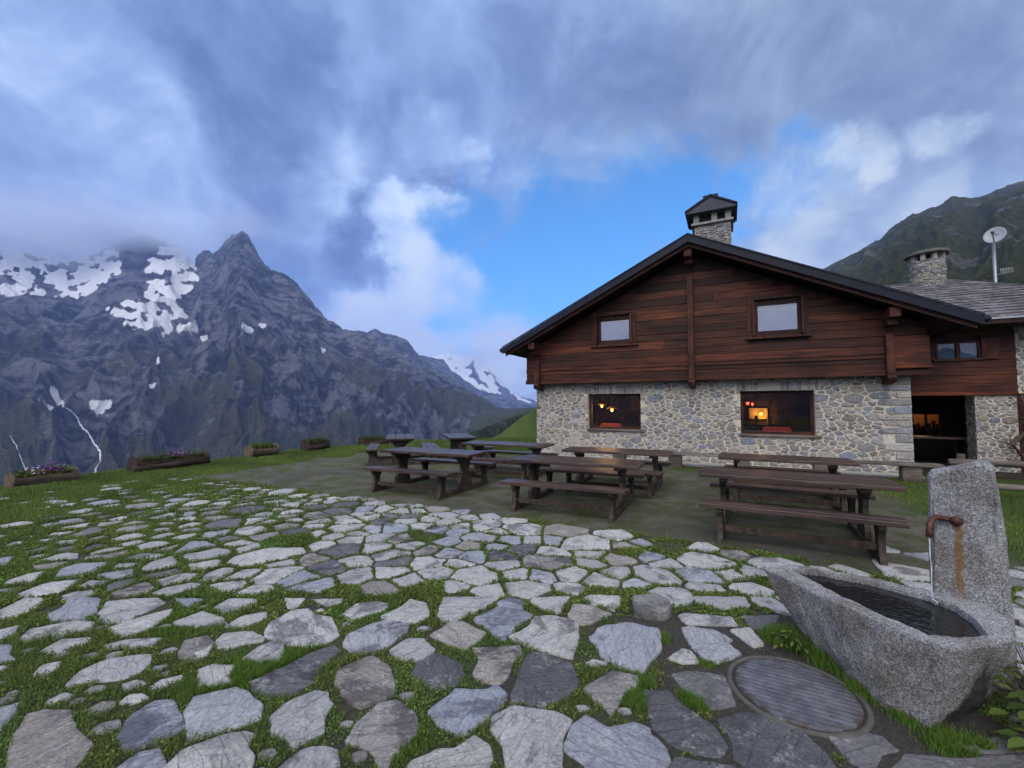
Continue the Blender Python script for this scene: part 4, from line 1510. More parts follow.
def build_grass():
    rng = np.random.default_rng(3)
    Vs, Fs, Cs, off = [], [], [], 0

    def put(t):
        nonlocal off
        V, F_, C = t
        Vs.append(V)
        Fs.append(F_ + off)
        Cs.append(C)
        off += len(V)

    def sample(n, x0, x1, y0, y1):
        return rng.uniform(x0, x1, n), rng.uniform(y0, y1, n)

    def visible(x, y):
        return np.abs(x) < 1.22 * y + 0.35

    # joints of the paving: cushions and short blades
    for (n, y0, y1, L0, wd, leafsz) in ((460000, 1.5, 3.3, .026, .0026, .0062), (500000, 3.3, 6.0, .030, .0038, .0105), (260000, 6.0, 10.5, .036, .006, .015)):
        x, y = sample(n, -9.5, 5.2, y0, y1)
        lawn, gravel, paved = zone(x, y)
        veg = fbm(x * 2.1, y * 2.1, 4, 60) + 0.5 * fbm(x * 7, y * 7, 2, 61)
        bias = 0.26 + 0.22 * sstep(-x, -0.5, 0.3) * sstep(-y, -3.0, -2.2) - 0.62 * sstep(x, 0.35, 1.2) * sstep(-y, -3.6, -3.2) + 0.45 * sstep(-x, 0.6, 4.0) - 0.15 * sstep(x, 1.0, 3.0)
        keep = (paved > 0.4) & ~covered(x, y) & visible(x, y) & (veg + bias > rng.uniform(-.12, .12, n)) & (np.hypot(x - MANHOLE[0], y - MANHOLE[1]) > 0.36)
        x, y, veg = x[keep], y[keep], veg[keep] + bias[keep]
        n = len(x)
        tall = np.clip(0.55 + veg * 1.1, .4, 2.0) * rng.uniform(.6, 1.5, n) * L0
        isleaf = rng.random(n) < (0.42 + 0.25 * (perlin(x * 1.3, y * 1.3, 8) > 0.1))
        b = ~isleaf
        put(blades(x[b], y[b], np.full(b.sum(), .004), tall[b], np.full(b.sum(), wd) * rng.uniform(.7, 1.4, b.sum()), rng.uniform(.15, .85, b.sum()),
                   green(rng, b.sum(), 0.10) * (1 + 0.25 * perlin(x[b] * 1.1, y[b] * 1.1, 14))[:, None], rng))
        l = isleaf
        put(leaves(x[l], y[l], .006 + tall[l] * rng.uniform(.1, .6, l.sum()), np.full(l.sum(), leafsz) * rng.uniform(.6, 1.5, l.sum()),
                   green(rng, l.sum(), 0.06) * (1.08 + 0.45 * perlin(x[l] * 2.3, y[l] * 2.3, 15))[:, None] * np.stack([1 + .35 * perlin(x[l] * 1.5, y[l] * 1.5, 18), np.ones(l.sum()), np.ones(l.sum())], -1), rng))
    # lawn along the edge, around the far tables and beside the spring
    for (n, x0, x1, y0, y1, L0, wd) in ((260000, -11.5, -3.0, 2.0, 12.5, .042, .006), (150000, -11.0, 5.0, 12.5, 24.0, .055, .011), (90000, 2.5, 9.5, 2.2, 10.5, .045, .006)):
        x, y = sample(n, x0, x1, y0, y1)
        lawn, gravel, paved = zone(x, y)
        d = edge_dist(x, y)
        clump = fbm(x * 1.4, y * 1.4, 4, 66)
        keep = (lawn + 0.25 * clump > rng.uniform(.25, .85, n)) & visible(x, y) & (d > -2.0) & ~covered(x, y)
        s = (x - ORG.x) * U.x + (y - ORG.y) * U.y
        nn = (x - ORG.x) * NV.x + (y - ORG.y) * NV.y
        keep &= ~((nn > -0.55) & (s > -0.3))
        x, y, clump = x[keep], y[keep], clump[keep]
        n = len(x)
        z = ground_z(x, y)
        put(blades(x, y, z, L0 * rng.uniform(.5, 1.5, n) * (1 + .5 * clump), np.full(n, wd) * rng.uniform(.7, 1.4, n), rng.uniform(.1, .8, n),
                   green(rng, n, .08) * (1 + 0.4 * perlin(x * .8, y * .8, 19))[:, None], rng))
    # moss and sparse blades over the gravel, thicker by the paving's edge
    x, y = sample(160000, -8.5, 8.5, 3.4, 21)
    lawn, gravel, paved = zone(x, y)
    nn = (x - ORG.x) * NV.x + (y - ORG.y) * NV.y
    m = fbm(x * 1.2, y * 1.2, 5, 77) + 0.9 * np.exp(-((nn + 7.6) / .3) ** 2) - 0.1
    keep = (gravel > .4) & (m > rng.uniform(.15, .9, len(x))) & visible(x, y) & ~covered(x, y)
    x, y = x[keep], y[keep]
    n = len(x)
    put(blades(x, y, np.zeros(n), .018 * rng.uniform(.5, 1.9, n), np.full(n, .005) * (1 + y / 14), rng.uniform(.2, .9, n), green(rng, n, .15), rng))
    # tufts at the foot of the trough and the cover
    spots = [(2.0, 2.75, .10, .09), (1.93, 2.95, .10, .10), (1.86, 3.02, .10, .08), (1.98, 2.50, .08, .05), (2.03, 2.3, .07, .045), (2.07, 2.10, .10, .05), (2.2, 2.06, .08, .04),
             (0.98, 2.40, .07, .05), (1.06, 2.46, .05, .045), (.66, 2.42, .07, .05), (.75, 2.55, .05, .05), (1.02, 3.05, .06, .03), (1.29, 2.2, .05, .03), (1.20, 2.75, .04, .03),
             (-1.55, 2.62, .22, .055), (-1.35, 2.72, .16, .05), (-1.75, 2.5, .12, .05), (-2.4, 3.25, .2, .04), (-.55, 2.15, .12, .04)]
    for (cx, cy, rr, L0) in spots:
        n = int(2600 * (rr / .1) ** 1.3)
        x, y = rng.normal(cx, rr * .55, n), rng.normal(cy, rr * .55, n)
        k = ~covered(x, y)
        x, y = x[k], y[k]
        n = len(x)
        put(blades(x, y, np.zeros(n), L0 * rng.uniform(.4, 1.25, n), np.full(n, .0028), rng.uniform(.1, .8, n), green(rng, n, .05) * np.array([.9, 1.1, .8]), rng))
    o = np_mesh('grass', np.concatenate(Vs), np.concatenate(Fs), MAT['leaf'], np.concatenate(Cs))
    tag(o, 'short green grass and moss in the paving joints and along the terrace edge', 'grass', kind='stuff')
    print('grass faces', len(o.data.polygons))


build_grass()
# ------------------------------------------------------------------ the chalet
STONE_WALL = [(0.35, 0.345, 0.345), (0.46, 0.43, 0.385), (0.30, 0.305, 0.325), (0.42, 0.38, 0.32), (0.26, 0.255, 0.255), (0.50, 0.47, 0.42), (0.40, 0.385, 0.36), (0.44, 0.405, 0.35), (0.30, 0.255, 0.215), (0.31, 0.335, 0.39)]


def rubble_face(mb, u0, v0, u1, v1, mp, holes=(), cell=0.17, aspect=1.7, seed=1, joint=0.011, proud=0.022, density=1.0, tones=STONE_WALL):
    """irregular rubble stones laid on a rectangle of wall; mp(u, v, h) -> point, h outwards"""
    r = random.Random(seed)
    sites, rads = [], []
    tries = int(60 * (u1 - u0) * (v1 - v0) / (cell * cell))
    grid = {}
    for _ in range(tries):
        u, v = r.uniform(u0 - .1, u1 + .1), r.uniform(v0 - .1, v1 + .1)
        if any(a + .02 < u < c - .02 and b + .02 < v < d - .02 for a, b, c, d in holes):
            continue
        big = r.random()
        dm = cell * (0.42 + 0.95 * big ** 2.2)
        gu, gv = int(u / aspect / cell), int(v / cell)
        ok = True
        for a in range(gu - 2, gu + 3):
            for b in range(gv - 2, gv + 3):
                for (su, sv, sd_) in grid.get((a, b), ()):
                    if ((su - u) / aspect) ** 2 + (sv - v) ** 2 < ((dm + sd_) / 2) ** 2:
                        ok = False
        if not ok:
            continue
        grid.setdefault((gu, gv), []).append((u, v, dm))
        sites.append((u / aspect, v))
        rads.append(dm / 2)
    cells = voronoi(sites, lambda i: joint, (u0 / aspect, v0, u1 / aspect, v1), None, 20, rads)
    for i, p in enumerate(cells):
        if p is None:
            continue
        p = [(a * aspect, b) for a, b in p]
        for a, b, c, d in holes:
            cu, cv = sites[i][0] * aspect, sites[i][1]
            # cut the stone back to the opening's nearest side
            if cu < a:
                p = clip(p, a, 0, 1, 0) if max(q[0] for q in p) > a and b - .02 < cv < d + .02 else p
            elif cu > c and b - .02 < cv < d + .02:
                p = clip(p, c, 0, -1, 0)
            elif a - .02 < cu < c + .02:
                p = clip(p, 0, b, 0, 1) if cv < b else clip(p, 0, d, 0, -1)
            if len(p) < 3:
                break
            inside = [q for q in p if a + .01 < q[0] < c - .01 and b + .01 < q[1] < d - .01]
            if inside:
                p = clip(p, a, 0, 1, 0) if cu < a else (clip(p, c, 0, -1, 0) if cu > c else p)
            if len(p) < 3:
                break
        if len(p) < 3:
            continue
        w = max(q[0] for q in p) - min(q[0] for q in p)
        hh = max(q[1] for q in p) - min(q[1] for q in p)
        if w < .035 or hh < .03:
            continue
        o = rough_outline(p, 0.045, 0.006, i * 1.9 + seed, 1)
        f = r.uniform(.8, 1.15)
        col = tuple(q * f for q in r.choice(tones))
        add_stone(mb, o, mp, proud * r.uniform(.45, 1.2), col, i + seed * 13, 0.008, 0.006, r.uniform(0, .05), depth=0.0, mat=1, fr=9)


def house_thing(name, label, cat):
    return thing(name, label, cat, tuple(ORG), ROT)


house = house_thing('chalet', 'large two storey chalet, whitish rubble stone below and dark red brown timber gable above', 'house')
SW, ST, HD = 9.39, 2.44, 9.0          # stone wall width, its height, depth of the house
WIN1, WIN2 = (1.73, 0.90, 3.32, 1.97), (5.91, 0.86, 7.55, 2.0)
WT = 0.42                              # wall thickness


def panel_with_holes(mb, u0, v0, u1, v1, holes, place, mat=0, col=(1, 1, 1)):
    """a slab cut into rectangles round its openings; place(ua, va, ub, vb) adds one block"""
    us = sorted({u0, u1, *[h[0] for h in holes], *[h[2] for h in holes]})
    for a, b in zip(us[:-1], us[1:]):
        hs = sorted([(h[1], h[3]) for h in holes if h[0] < (a + b) / 2 < h[2]])
        v = v0
        for lo, hi in hs:
            if lo > v:
                place(a, v, b, lo)
            v = hi
        if v < v1:
            place(a, v, b, v1)


mb = MB()
panel_with_holes(mb, 0, -0.3, SW, ST, [WIN1, WIN2], lambda a, b, c, d: mb.box(a, 0, b, c, WT, d))
mb.box(0, WT, -0.3, WT, HD, ST)
mb.box(SW - WT, WT, -0.3, SW, HD, ST)
mb.box(WT, HD - WT, -0.3, SW - WT, HD, ST)
# soldier course over both windows, then the rubble
LINT = [(w[0] - .08, w[3] + .005, w[2] + .12, w[3] + .26) for w in (WIN1, WIN2)]
r_ = random.Random(4)
for (a, b, c, d) in LINT:
    u = a
    while u < c - .05:
        w = r_.uniform(.065, .13)
        o = rough_outline([(u, b + r_.uniform(0, .02)), (u + w - .018, b + r_.uniform(0, .02)), (u + w - .018, d - r_.uniform(0, .05)), (u, d - r_.uniform(0, .05))], .045, .005, u * 7, 1)
        f = r_.uniform(.85, 1.2)
        add_stone(mb, o, lambda x, z, h: (x, -h, z), .02, tuple(q * f for q in r_.choice(STONE_WALL[:6])), int(u * 100), .008, .005, .03, 0.0, 1, 9)
        u += w
# big bluish quoins up the right hand corner
QUO = []
zq = .06
kq = 0
while zq < ST - .12:
    hq = r_.uniform(.13, .21)
    wq = r_.uniform(.42, .62) if kq % 2 else r_.uniform(.24, .36)
    zt_ = min(zq + hq, ST - .012)
    QUO.append((SW - wq, zq, SW + .01, zt_))
    o = rough_outline([(SW - wq, zq + .008), (SW - .002, zq + .006), (SW - .002, zt_ - .008), (SW - wq + .012, zt_ - .01)], .05, .006, kq * 3.3, 1)
    f = r_.uniform(.9, 1.15)
    add_stone(mb, o, lambda x, z, h: (x, -h, z), .026, tuple(q * f for q in r_.choice([STONE_WALL[9], STONE_WALL[0], STONE_WALL[0], STONE_WALL[1], STONE_WALL[5], STONE_WALL[6]])), kq + 900, .008, .007, .02, 0.0, 1, 6)
    zq = zt_ + .008
    kq += 1
rubble_face(mb, 0.0, 0.06, SW, ST - .01, lambda x, z, h: (x, -h, z), [WIN1, WIN2] + LINT + QUO, 0.165, 1.9, 3, 0.012)
rubble_face(mb, 0.0, 0.0, 4.0, ST - .01, lambda y, z, h: (-h, y, z), [], 0.17, 1.7, 5, 0.013)
rubble_face(mb, 0.05, 0.0, 4.0, ST - .01, lambda y, z, h: (SW + h, y, z), [], 0.17, 1.7, 6, 0.013)
mb.build('stone_wall', [MAT['mortar'], MAT['rubble']], house)

# base course: pale concrete strip along the foot of the wall
mb = MB()
mb.box(-0.05, -0.62, -0.05, SW + .02, -0.02, 0.045)
mb.build('plinth', MAT['concrete'], house)


def window(w, y, frame_mat, glass, name, mullion=None, fw=.07, depth=.08, col=(.75, .7, .7)):
    a, b, c, d = w
    m = MB()
    m.box(a, y, b, a + fw, y + depth, d, col)
    m.box(c - fw, y, b, c, y + depth, d, col)
    m.box(a + fw, y, d - fw, c - fw, y + depth, d, col)
    m.box(a + fw, y, b, c - fw, y + depth, b + fw, col)
    if mullion:
        m.box(mullion - .035, y + .003, b + fw, mullion + .035, y + depth - .003, d - fw, col)
    f = m.build('window', frame_mat, house, .008)
    g = MB()
    g.box(a + fw - .004, y + depth * .45, b + fw - .004, c - fw + .004, y + depth * .45 + .012, d - fw + .004)
    p = g.build('pane', glass, f)
    return f


for w in (WIN1, WIN2):
    f = window(w, 0.16, MAT['larch'], MAT['glass'], 'window')
    m = MB()
    m.box(w[0] - .04, -0.07, w[1] - .055, w[2] + .12, 0.17, w[1] + .004)
    m.build('sill', MAT['plank'], f, .008)

rb_ = random.Random(31)
# dining room behind the two lower windows
mb = MB()
mb.box(WT + .01, 4.2, 0.0, SW - WT - .01, 4.3, ST)
mb.box(WT + .01, WT + .01, -0.05, SW - WT - .01, 4.2, 0.02)
mb.box(WT + .01, WT + .01, ST - .12, SW - WT - .01, 4.2, ST - .02)
mb.box(4.55, WT + .01, 0.02, 4.65, 4.2, ST - .12)
mb.box(1.0, 3.9, .02, 4.3, 4.19, 1.05, (.55, .5, .5))
for k in range(9):
    mb.box(1.1 + k * .35, 3.98, 1.06, 1.1 + k * .35 + rb_.uniform(.08, .24), 4.15, 1.06 + rb_.uniform(.12, .38), (rb_.uniform(.5, 2.6), rb_.uniform(.5, 2.0), rb_.uniform(.5, 1.6)))
mb.box(2.2, 4.16, 1.45, 3.4, 4.198, 2.0, (1.9, 1.7, 1.5))
mb.box(5.2, 3.7, .02, 9.0, 4.19, .98, (.6, .5, .5))
for k in range(10):
    mb.box(5.3 + k * .37, 3.8, .99, 5.3 + k * .37 + rb_.uniform(.07, .2), 4.0, .99 + rb_.uniform(.1, .3), (rb_.uniform(.5, 2.6), rb_.uniform(.5, 2.0), rb_.uniform(.5, 1.6)))
mb.build('dining_room', MAT['dining'], house)

# timber storey: horizontal boards over the gable
WL, WR, WB, WN = -0.23, 9.62, 2.40, -0.30
PK, SL, HALF = 4.77, 0.4855, 5.5       # ridge line position, roof slope, half span
RZ = 6.11


def roof_z(s):
    return RZ - abs(s - PK) * SL


UW1, UW2 = (2.0, 3.44, 3.26, 4.40), (6.14, 3.40, 7.42, 4.44)
mb = MB()
rb = random.Random(8)
z = WB
k = 0
while z < RZ - .35:
    hh = rb.uniform(.17, .23)
    z1 = z + hh - .006
    zt = z1 + .30
    half = (RZ - zt) / SL
    a, b = max(WL, PK - half), min(WR, PK + half)
    segs = [(a, b)]
    for (p, q, r2_, t) in (UW1, UW2):
        if z1 > q + .02 and z < t - .02:
            segs = [x for (c, d) in segs for x in ((c, min(d, p)), (max(c, r2_), d)) if x[1] - x[0] > .03]
    for (c, d) in segs:
        cuts = sorted([c, d] + [x for x in (c + rb.uniform(.3, .7) * (d - c),) if d - c > 4 and rb.random() < .8])
        for c0, d0 in zip(cuts[:-1], cuts[1:]):
            f = rb.choice([rb.uniform(.35, .8), rb.uniform(.7, 1.5)])
            y = WN + rb.uniform(-.008, .008)
            t = rb.uniform(-.004, .004)
            mb.box(c0 + .002, y, z + .003 + t, d0 - .002, y + .045, z1 + t, (f, f * rb.uniform(.88, 1.05), f * rb.uniform(.85, 1.05)))
    z += hh
    k += 1
# backing, so that the joints stay dark, and the side walls
gable = [(WL, WB), (WR, WB), (WR, roof_z(WR) - .3), (PK, RZ - .3), (WL, roof_z(WL) - .3)]
us = sorted({WL, WR, PK, UW1[0], UW1[2], UW2[0], UW2[2]})
for a, b in zip(us[:-1], us[1:]):
    ta, tb = roof_z(a) - .3, roof_z(b) - .3
    hole = [h for h in (UW1, UW2) if h[0] < (a + b) / 2 < h[2]]
    if hole:
        h = hole[0]
        mb.prism([(a, WB), (b, WB), (b, h[1]), (a, h[1])], WN + .05, WN + .14, 1, (.5, .5, .5))
        mb.prism([(a, h[3]), (b, h[3]), (b, tb), (a, ta)], WN + .05, WN + .14, 1, (.5, .5, .5))
    else:
        mb.prism([(a, WB), (b, WB), (b, tb), (a, ta)], WN + .05, WN + .14, 1, (.5, .5, .5))
for x0, x1 in ((WL, WL + .1), (WR - .1, WR)):
    zz = WB
    while zz < roof_z(x0) - .34:
        f = rb.uniform(.6, 1.3)
        mb.box(x0, WN + .14, zz + .003, x1, HD + .2, min(zz + .2, roof_z(x0) - .3), (f, f, f))
        zz += .203
mb.box(WL + .1, HD + .05, WB, WR - .1, HD + .15, 3.2)
mb.prism([(WL + .1, 3.2), (WR - .1, 3.2), (PK, RZ - .35)], HD + .05, HD + .15, 1)
mb.box(WL + .1, WN + .14, WB, WR - .1, HD + .05, WB + .06, (.4, .4, .4))
mb.build('timber_wall', MAT['larch'], house, .004)

# bottom beam, posts, brackets and purlin ends
mb = MB()
mb.box(WL - .02, WN - .03, WB - .10, WR + .02, WN + .12, WB + .02, (.8, .75, .75))
mb.box(WL - .01, WN - .028, WB + .30, WR + .01, WN - .012, WB + .35, (.9, .85, .85))
mb.build('sill_beam', MAT['larch'], house, .006)
for s, zt in ((0.18, 3.05), (PK - .02, 5.15), (8.95, 3.25)):
    m = MB()
    wd = .075 if s != PK - .02 else .075
    m.box(s - wd, WN - .14, WB - .08, s + wd, WN - .01, zt, (1.15, 1.05, 1.0))
    p = m.build('post', MAT['larch_beam'], house, .01)
    m = MB()
    m.prism([(WN - .16, WB - .26), (WN + .25, WB - .30), (WN + .25, WB - .10), (WN - .16, WB - .085), (WN - .20, WB - .16)], s - .085, s + .085, 0, (.6, .55, .55))
    m.build('bracket', MAT['larch_beam'], p, .008)
    m = MB()
    ztop = roof_z(s) - .30
    m.box(s - .10, -0.86, ztop - .22, s + .10, WN - .01, ztop, (1.1, 1.0, .95))
    m.box(s - .09, -0.66, ztop - .36, s + .09, WN - .01, ztop - .225, (.9, .85, .8))
    m.build('purlin_end', MAT['larch_beam'], house, .012)

# roof: two dark slabs with boarded soffit, barge boards and a metal edge
Y0, Y1 = -1.0, HD + .6
mb = MB()
for sg in (-1, 1):
    e = PK + sg * HALF
    ze = roof_z(e)
    nx, nz = sg * SL, 1.0
    for (off0, off1, mat, ya, yb, ee) in ((-.075, 0.0, 0, Y0 - .02, Y1, 0.0), (-.10, -.075, 1, Y0 + .03, Y1 - .03, .03)):
        pl_ = [(PK, RZ + off0), (e - sg * ee, roof_z(e - sg * ee) + off0), (e - sg * ee, roof_z(e - sg * ee) + off1), (PK, RZ + off1)]
        mb.prism(pl_, ya, yb, 1, (1, 1, 1), mat)
    # standing seams, parallel to the eaves (rows of slabs)
    for q in range(1, 16):
        t0 = q / 16
        sx = PK + (e - PK) * t0
        mb.prism([(sx, roof_z(sx)), (sx + sg * .06, roof_z(sx + sg * .06)), (sx + sg * .06, roof_z(sx + sg * .06) + .016), (sx, roof_z(sx) + .016)], Y0 - .015, Y1, 1)
roof = mb.build('roof', [MAT['metalroof'], MAT['soffit']], house)
for sg in (-1, 1):
    e = PK + sg * HALF
    m = MB()
    ea = e - sg * .06
    m.prism([(PK, RZ - .10), (ea, roof_z(ea) - .10), (ea, roof_z(ea) - .29), (PK, RZ - .29)], Y0 + .06, Y0 + .11, 1, (.8, .75, .75))
    m.build('barge_board', MAT['larch_beam'], roof)
    m = MB()
    m.prism([(PK, RZ - .012), (e + sg * .012, roof_z(e) - .012), (e + sg * .012, roof_z(e) - .20), (PK, RZ - .20)], Y0 - .035, Y0 - .022, 1)
    m.prism([(PK, RZ + .028), (e + sg * .02, roof_z(e) + .028), (e + sg * .02, roof_z(e) - .01), (PK, RZ - .01)], Y0 - .055, Y0 - .036, 1)
    m.build('metal_verge', MAT['metalroof'], roof)
    m = MB()
    m.tube([(e + sg * .06, Y0, roof_z(e) - .07), (e + sg * .06, Y1, roof_z(e) - .07)], .07, 10)
    m.build('gutter', MAT['metalroof'], roof)

# the middle panel at the right corner: boarded box under the eave
mb = MB()
mb.box(9.0, WN - .085, 2.52, WR + .02, WN - .012, 3.18, (1.1, 1.0, .95))
mb.box(8.98, WN - .10, 2.45, WR + .05, WN - .09 + .07, 2.515, (1.3, 1.2, 1.1))
mb.build('corner_panel', MAT['larch'], house, .006)


# upper windows: deep casing, two leaves folded back, pane
def upper_window(w):
    a, b, c, d = w
    m = MB()
    e = .10
    y = WN - .035
    m.box(a - .02, y, b - .03, a + e, y + .20, d + .02, (1.0, .9, .85))
    m.box(c - e, y, b - .03, c + .02, y + .20, d + .02, (1.0, .9, .85))
    m.box(a + e, y + .002, d - e, c - e, y + .20, d + .02, (.85, .8, .8))
    m.box(a - .08, y - .05, b - .08, c + .08, y + .20, b - .032, (1.15, 1.0, .9))
    f = m.build('window', MAT['larch_beam'], house, .006)
    m = MB()
    y2 = WN + .06
    i0, i1, j0, j1 = a + e + .12, c - e - .10, b + .10, d - e - .15
    m.box(a + e, y2, b - .03, i0, y2 + .06, d - e, (.7, .65, .65))
    m.box(i1, y2, b - .03, c - e, y2 + .06, d - e, (.7, .65, .65))
    m.box(i0, y2, j1, i1, y2 + .06, d - e, (.5, .5, .5))
    m.box(i0, y2, b - .03, i1, y2 + .06, j0 + .03, (.6, .55, .55))
    m.build('sash', MAT['larch_beam'], f, .005)
    m = MB()
    m.box(i0 - .005, y2 + .02, j0 + .025, i1 + .005, y2 + .03, j1 + .005)
    m.build('pane', MAT['glass_up'], f)
    m = MB()
    n = 22
    pts = []
    for q in range(n + 1):
        pts.append((i0 - .02 + (i1 - i0 + .04) * q / n, y2 + .12 + .004 * math.sin(q * 1.9)))
    vs_ = [(x, yy, j0) for x, yy in pts] + [(x, yy, j1 - .02) for x, yy in pts]
    m.add(vs_, [(q, q + 1, n + 2 + q, n + 1 + q) for q in range(n)], (1, 1, 1), 0, True)
    m.build('curtain', MAT['curtain'], f)
    for (xa, sg) in ((a + e - .01, 1), (c - e + .01, -1)):      # open leaves seen edge on
        m = MB()
        m.box(min(xa, xa + sg * .045), y - .12, b, max(xa, xa + sg * .045), y + .05, d - e - .02, (1.15, 1.0, .9))
        m.build('shutter', MAT['larch_beam'], f, .005)


upper_window(UW1)
upper_window(UW2)
mb = MB()
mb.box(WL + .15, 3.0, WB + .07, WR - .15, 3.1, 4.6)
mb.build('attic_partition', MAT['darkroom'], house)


# chimneys
def chimney(parent_name, parent, s0, s1, n0, n1, z0, zb, zt, cap=True):
    m = MB()
    m.box(s0 + .02, n0 + .02, z0, s1 - .02, n1 - .02, zb)
    for (u0, u1, mp) in ((s0, s1, lambda u, v, h: (u, n0 + .02 - h, v)), (s0, s1, lambda u, v, h: (u, n1 - .02 + h, v)),
                         (n0, n1, lambda u, v, h: (s0 + .02 - h, u, v)), (n0, n1, lambda u, v, h: (s1 - .02 + h, u, v))):
        rubble_face(m, u0, z0, u1, zb, mp, [], .10, 2.6, int(u0 * 10), .006, .03, tones=STONE_WALL[:5])
    st = m.build(parent_name, [MAT['mortar'], MAT['rubble']], parent)
    return st


st = chimney('chimney', roof, 4.82, 5.80, 0.9, 1.8, 5.4, 7.03, 7.9)
m = MB()
m.box(4.74, 0.82, 7.03, 5.88, 1.88, 7.10, (.8, .8, .8))
for x in (4.80, 5.29, 5.66):
    for y in (.88, 1.68):
        m.box(x, y, 7.10, x + .16, y + .14, 7.36, (.8, .8, .82))
m.box(4.95, 1.0, 7.10, 5.65, 1.7, 7.30, (.12, .12, .12))
m.prism([(4.62, 7.36), (5.95, 7.36), (5.95, 7.43), (5.285, 7.78), (4.62, 7.43)], 0.70, 2.0, 1, (.22, .24, .32))
m.prism([(4.58, 7.40), (5.285, 7.775), (5.285, 7.85), (4.58, 7.46)], .66, 2.04, 1, (.07, .08, .12))
m.prism([(5.99, 7.40), (5.285, 7.775), (5.285, 7.85), (5.99, 7.46)], .66, 2.04, 1, (.07, .08, .12))
m.box(5.08, .9, 7.83, 5.49, 1.8, 7.93, (.07, .08, .12))
m.build('chimney_cap', MAT['concrete'], st, .01)

# ------------------------------------------------------------------ the wing at the right: timber front on stone, slate roof
wing = house_thing('chalet_wing', 'set back timber wing of the chalet with slate roof over a dark open porch', 'house')
AN = 1.5
mb = MB()
aw = (10.33, 2.78, 11.16, 3.20)
zz = 1.95
while zz < 3.75:
    z1 = min(zz + rb.uniform(.17, .22), 3.78)
    segs = [(9.64, 11.75)]
    if z1 > aw[1] + .02 and zz < aw[3] - .02:
        segs = [(9.64, aw[0]), (aw[2], 11.75)]
    for c, d in segs:
        f = rb.uniform(.5, 1.1)
        y = AN + rb.uniform(-.008, .008)
        mb.box(c, y, zz + .003, d, y + .05, z1 - .003, (f, f * .92, f * .9))
    zz = z1
mb.box(9.64, AN - .05, 1.86, 11.75, AN + .10, 1.95, (2.0, 1.6, 1.3))
mb.box(9.64, AN + .052, 1.96, aw[0], AN + .12, 3.7, (.4, .4, .4))
mb.box(aw[2], AN + .052, 1.96, 11.75, AN + .12, 3.7, (.4, .4, .4))
mb.box(aw[0], AN + .052, 1.96, aw[2], AN + .12, aw[1], (.4, .4, .4))
mb.box(aw[0], AN + .052, aw[3], aw[2], AN + .12, 3.7, (.4, .4, .4))
mb.build('timber_wall', MAT['larch'], wing, .004)
m = MB()
for x0, x1 in ((aw[0], aw[0] + .05), (10.71, 10.79), (aw[2] - .05, aw[2])):
    m.box(x0, AN - .02, aw[1], x1, AN + .06, aw[3], (1.0, .9, .9))
m.box(aw[0] + .05, AN - .018, aw[3] - .04, aw[2] - .05, AN + .058, aw[3], (1.0, .9, .9))
m.box(aw[0] - .05, AN - .05, aw[1] - .06, aw[2] + .06, AN + .058, aw[1], (1.2, 1.1, 1.0))
m.box(aw[2], AN - .06, aw[1] - .04, aw[2] + .32, AN - .025, aw[3] + .05, (1.1, .95, .9))
f = m.build('window', MAT['larch_beam'], wing, .005)
m = MB()
m.box(aw[0] + .045, AN + .02, aw[1] - .002, aw[2] - .045, AN + .03, aw[3] - .036)
m.build('pane', MAT['glass'], f)
m = MB()
m.box(aw[0], AN + .075, aw[1], aw[2], AN + .085, aw[3] - .02, (.45, .62, .58))
m.build('curtain', MAT['curtain'], f)
# stone pier of the porch and the stone wall beyond the timber front
mb = MB()
mb.box(11.02, AN + .02, -.2, 11.74, AN + .5, 1.86)
rubble_face(mb, 11.0, 0.0, 11.74, 1.86, lambda x, z, h: (x, AN + .02 - h, z), [], .125, 1.7, 12, .012)
rubble_face(mb, AN + .02, 0.0, AN + .5, 1.86, lambda y, z, h: (11.02 - h, y, z), [], .125, 1.7, 13, .012)
mb.box(11.77, AN + .02, 1.9, 15.5, AN + .4, 3.75)
mb.box(13.0, AN + .02, -.2, 15.5, AN + .4, 1.9)
rubble_face(mb, 11.77, 1.9, 14.0, 3.7, lambda x, z, h: (x, AN + .02 - h, z), [], .14, 1.7, 14, .012)
mb.build('stone_wall', [MAT['mortar'], MAT['rubble']], wing)
m = MB()
for k in range(7):
    f = rb.uniform(.5, 1.0)
    m.box(11.78 + k * .175, AN + .10, -.05, 11.945 + k * .175, AN + .15, 1.86, (f, f * .9, f * .9))
m.build('plank_door', MAT['larch_beam'], wing, .005)
# porch: back wall, ceiling, floor, side; a lit window in the back wall
pw = (10.52, 0.68, 11.20, 1.40)
mb = MB()
PB = 4.0
panel_with_holes(mb, 9.45, -.1, 15.0, 2.2, [pw], lambda a, b, c, d: mb.box(a, PB, b, c, PB + .12, d))
mb.box(9.45, AN + .13, 1.96, 15.0, PB, 2.05)
mb.box(9.42, 0.4, -.1, 15.0, PB, 0.03)
mb.box(11.6, AN + .52, .03, 11.7, PB, 1.95)
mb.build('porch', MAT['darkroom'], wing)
m = MB()
for x0, x1 in ((pw[0], pw[0] + .05), (pw[2] - .05, pw[2]), (10.84, 10.88)):
    m.box(x0, PB - .02, pw[1], x1, PB + .06, pw[3])
m.box(pw[0] + .05, PB - .018, pw[3] - .05, pw[2] - .05, PB + .058, pw[3])
m.box(pw[0] + .05, PB - .018, pw[1], pw[2] - .05, PB + .058, pw[1] + .05)
f = m.build('window', MAT['larch_beam'], wing)
m = MB()
m.box(pw[0] + .045, PB + .02, pw[1] + .045, pw[2] - .045, PB + .03, pw[3] - .045)
m.build('pane', MAT['glass'], f)
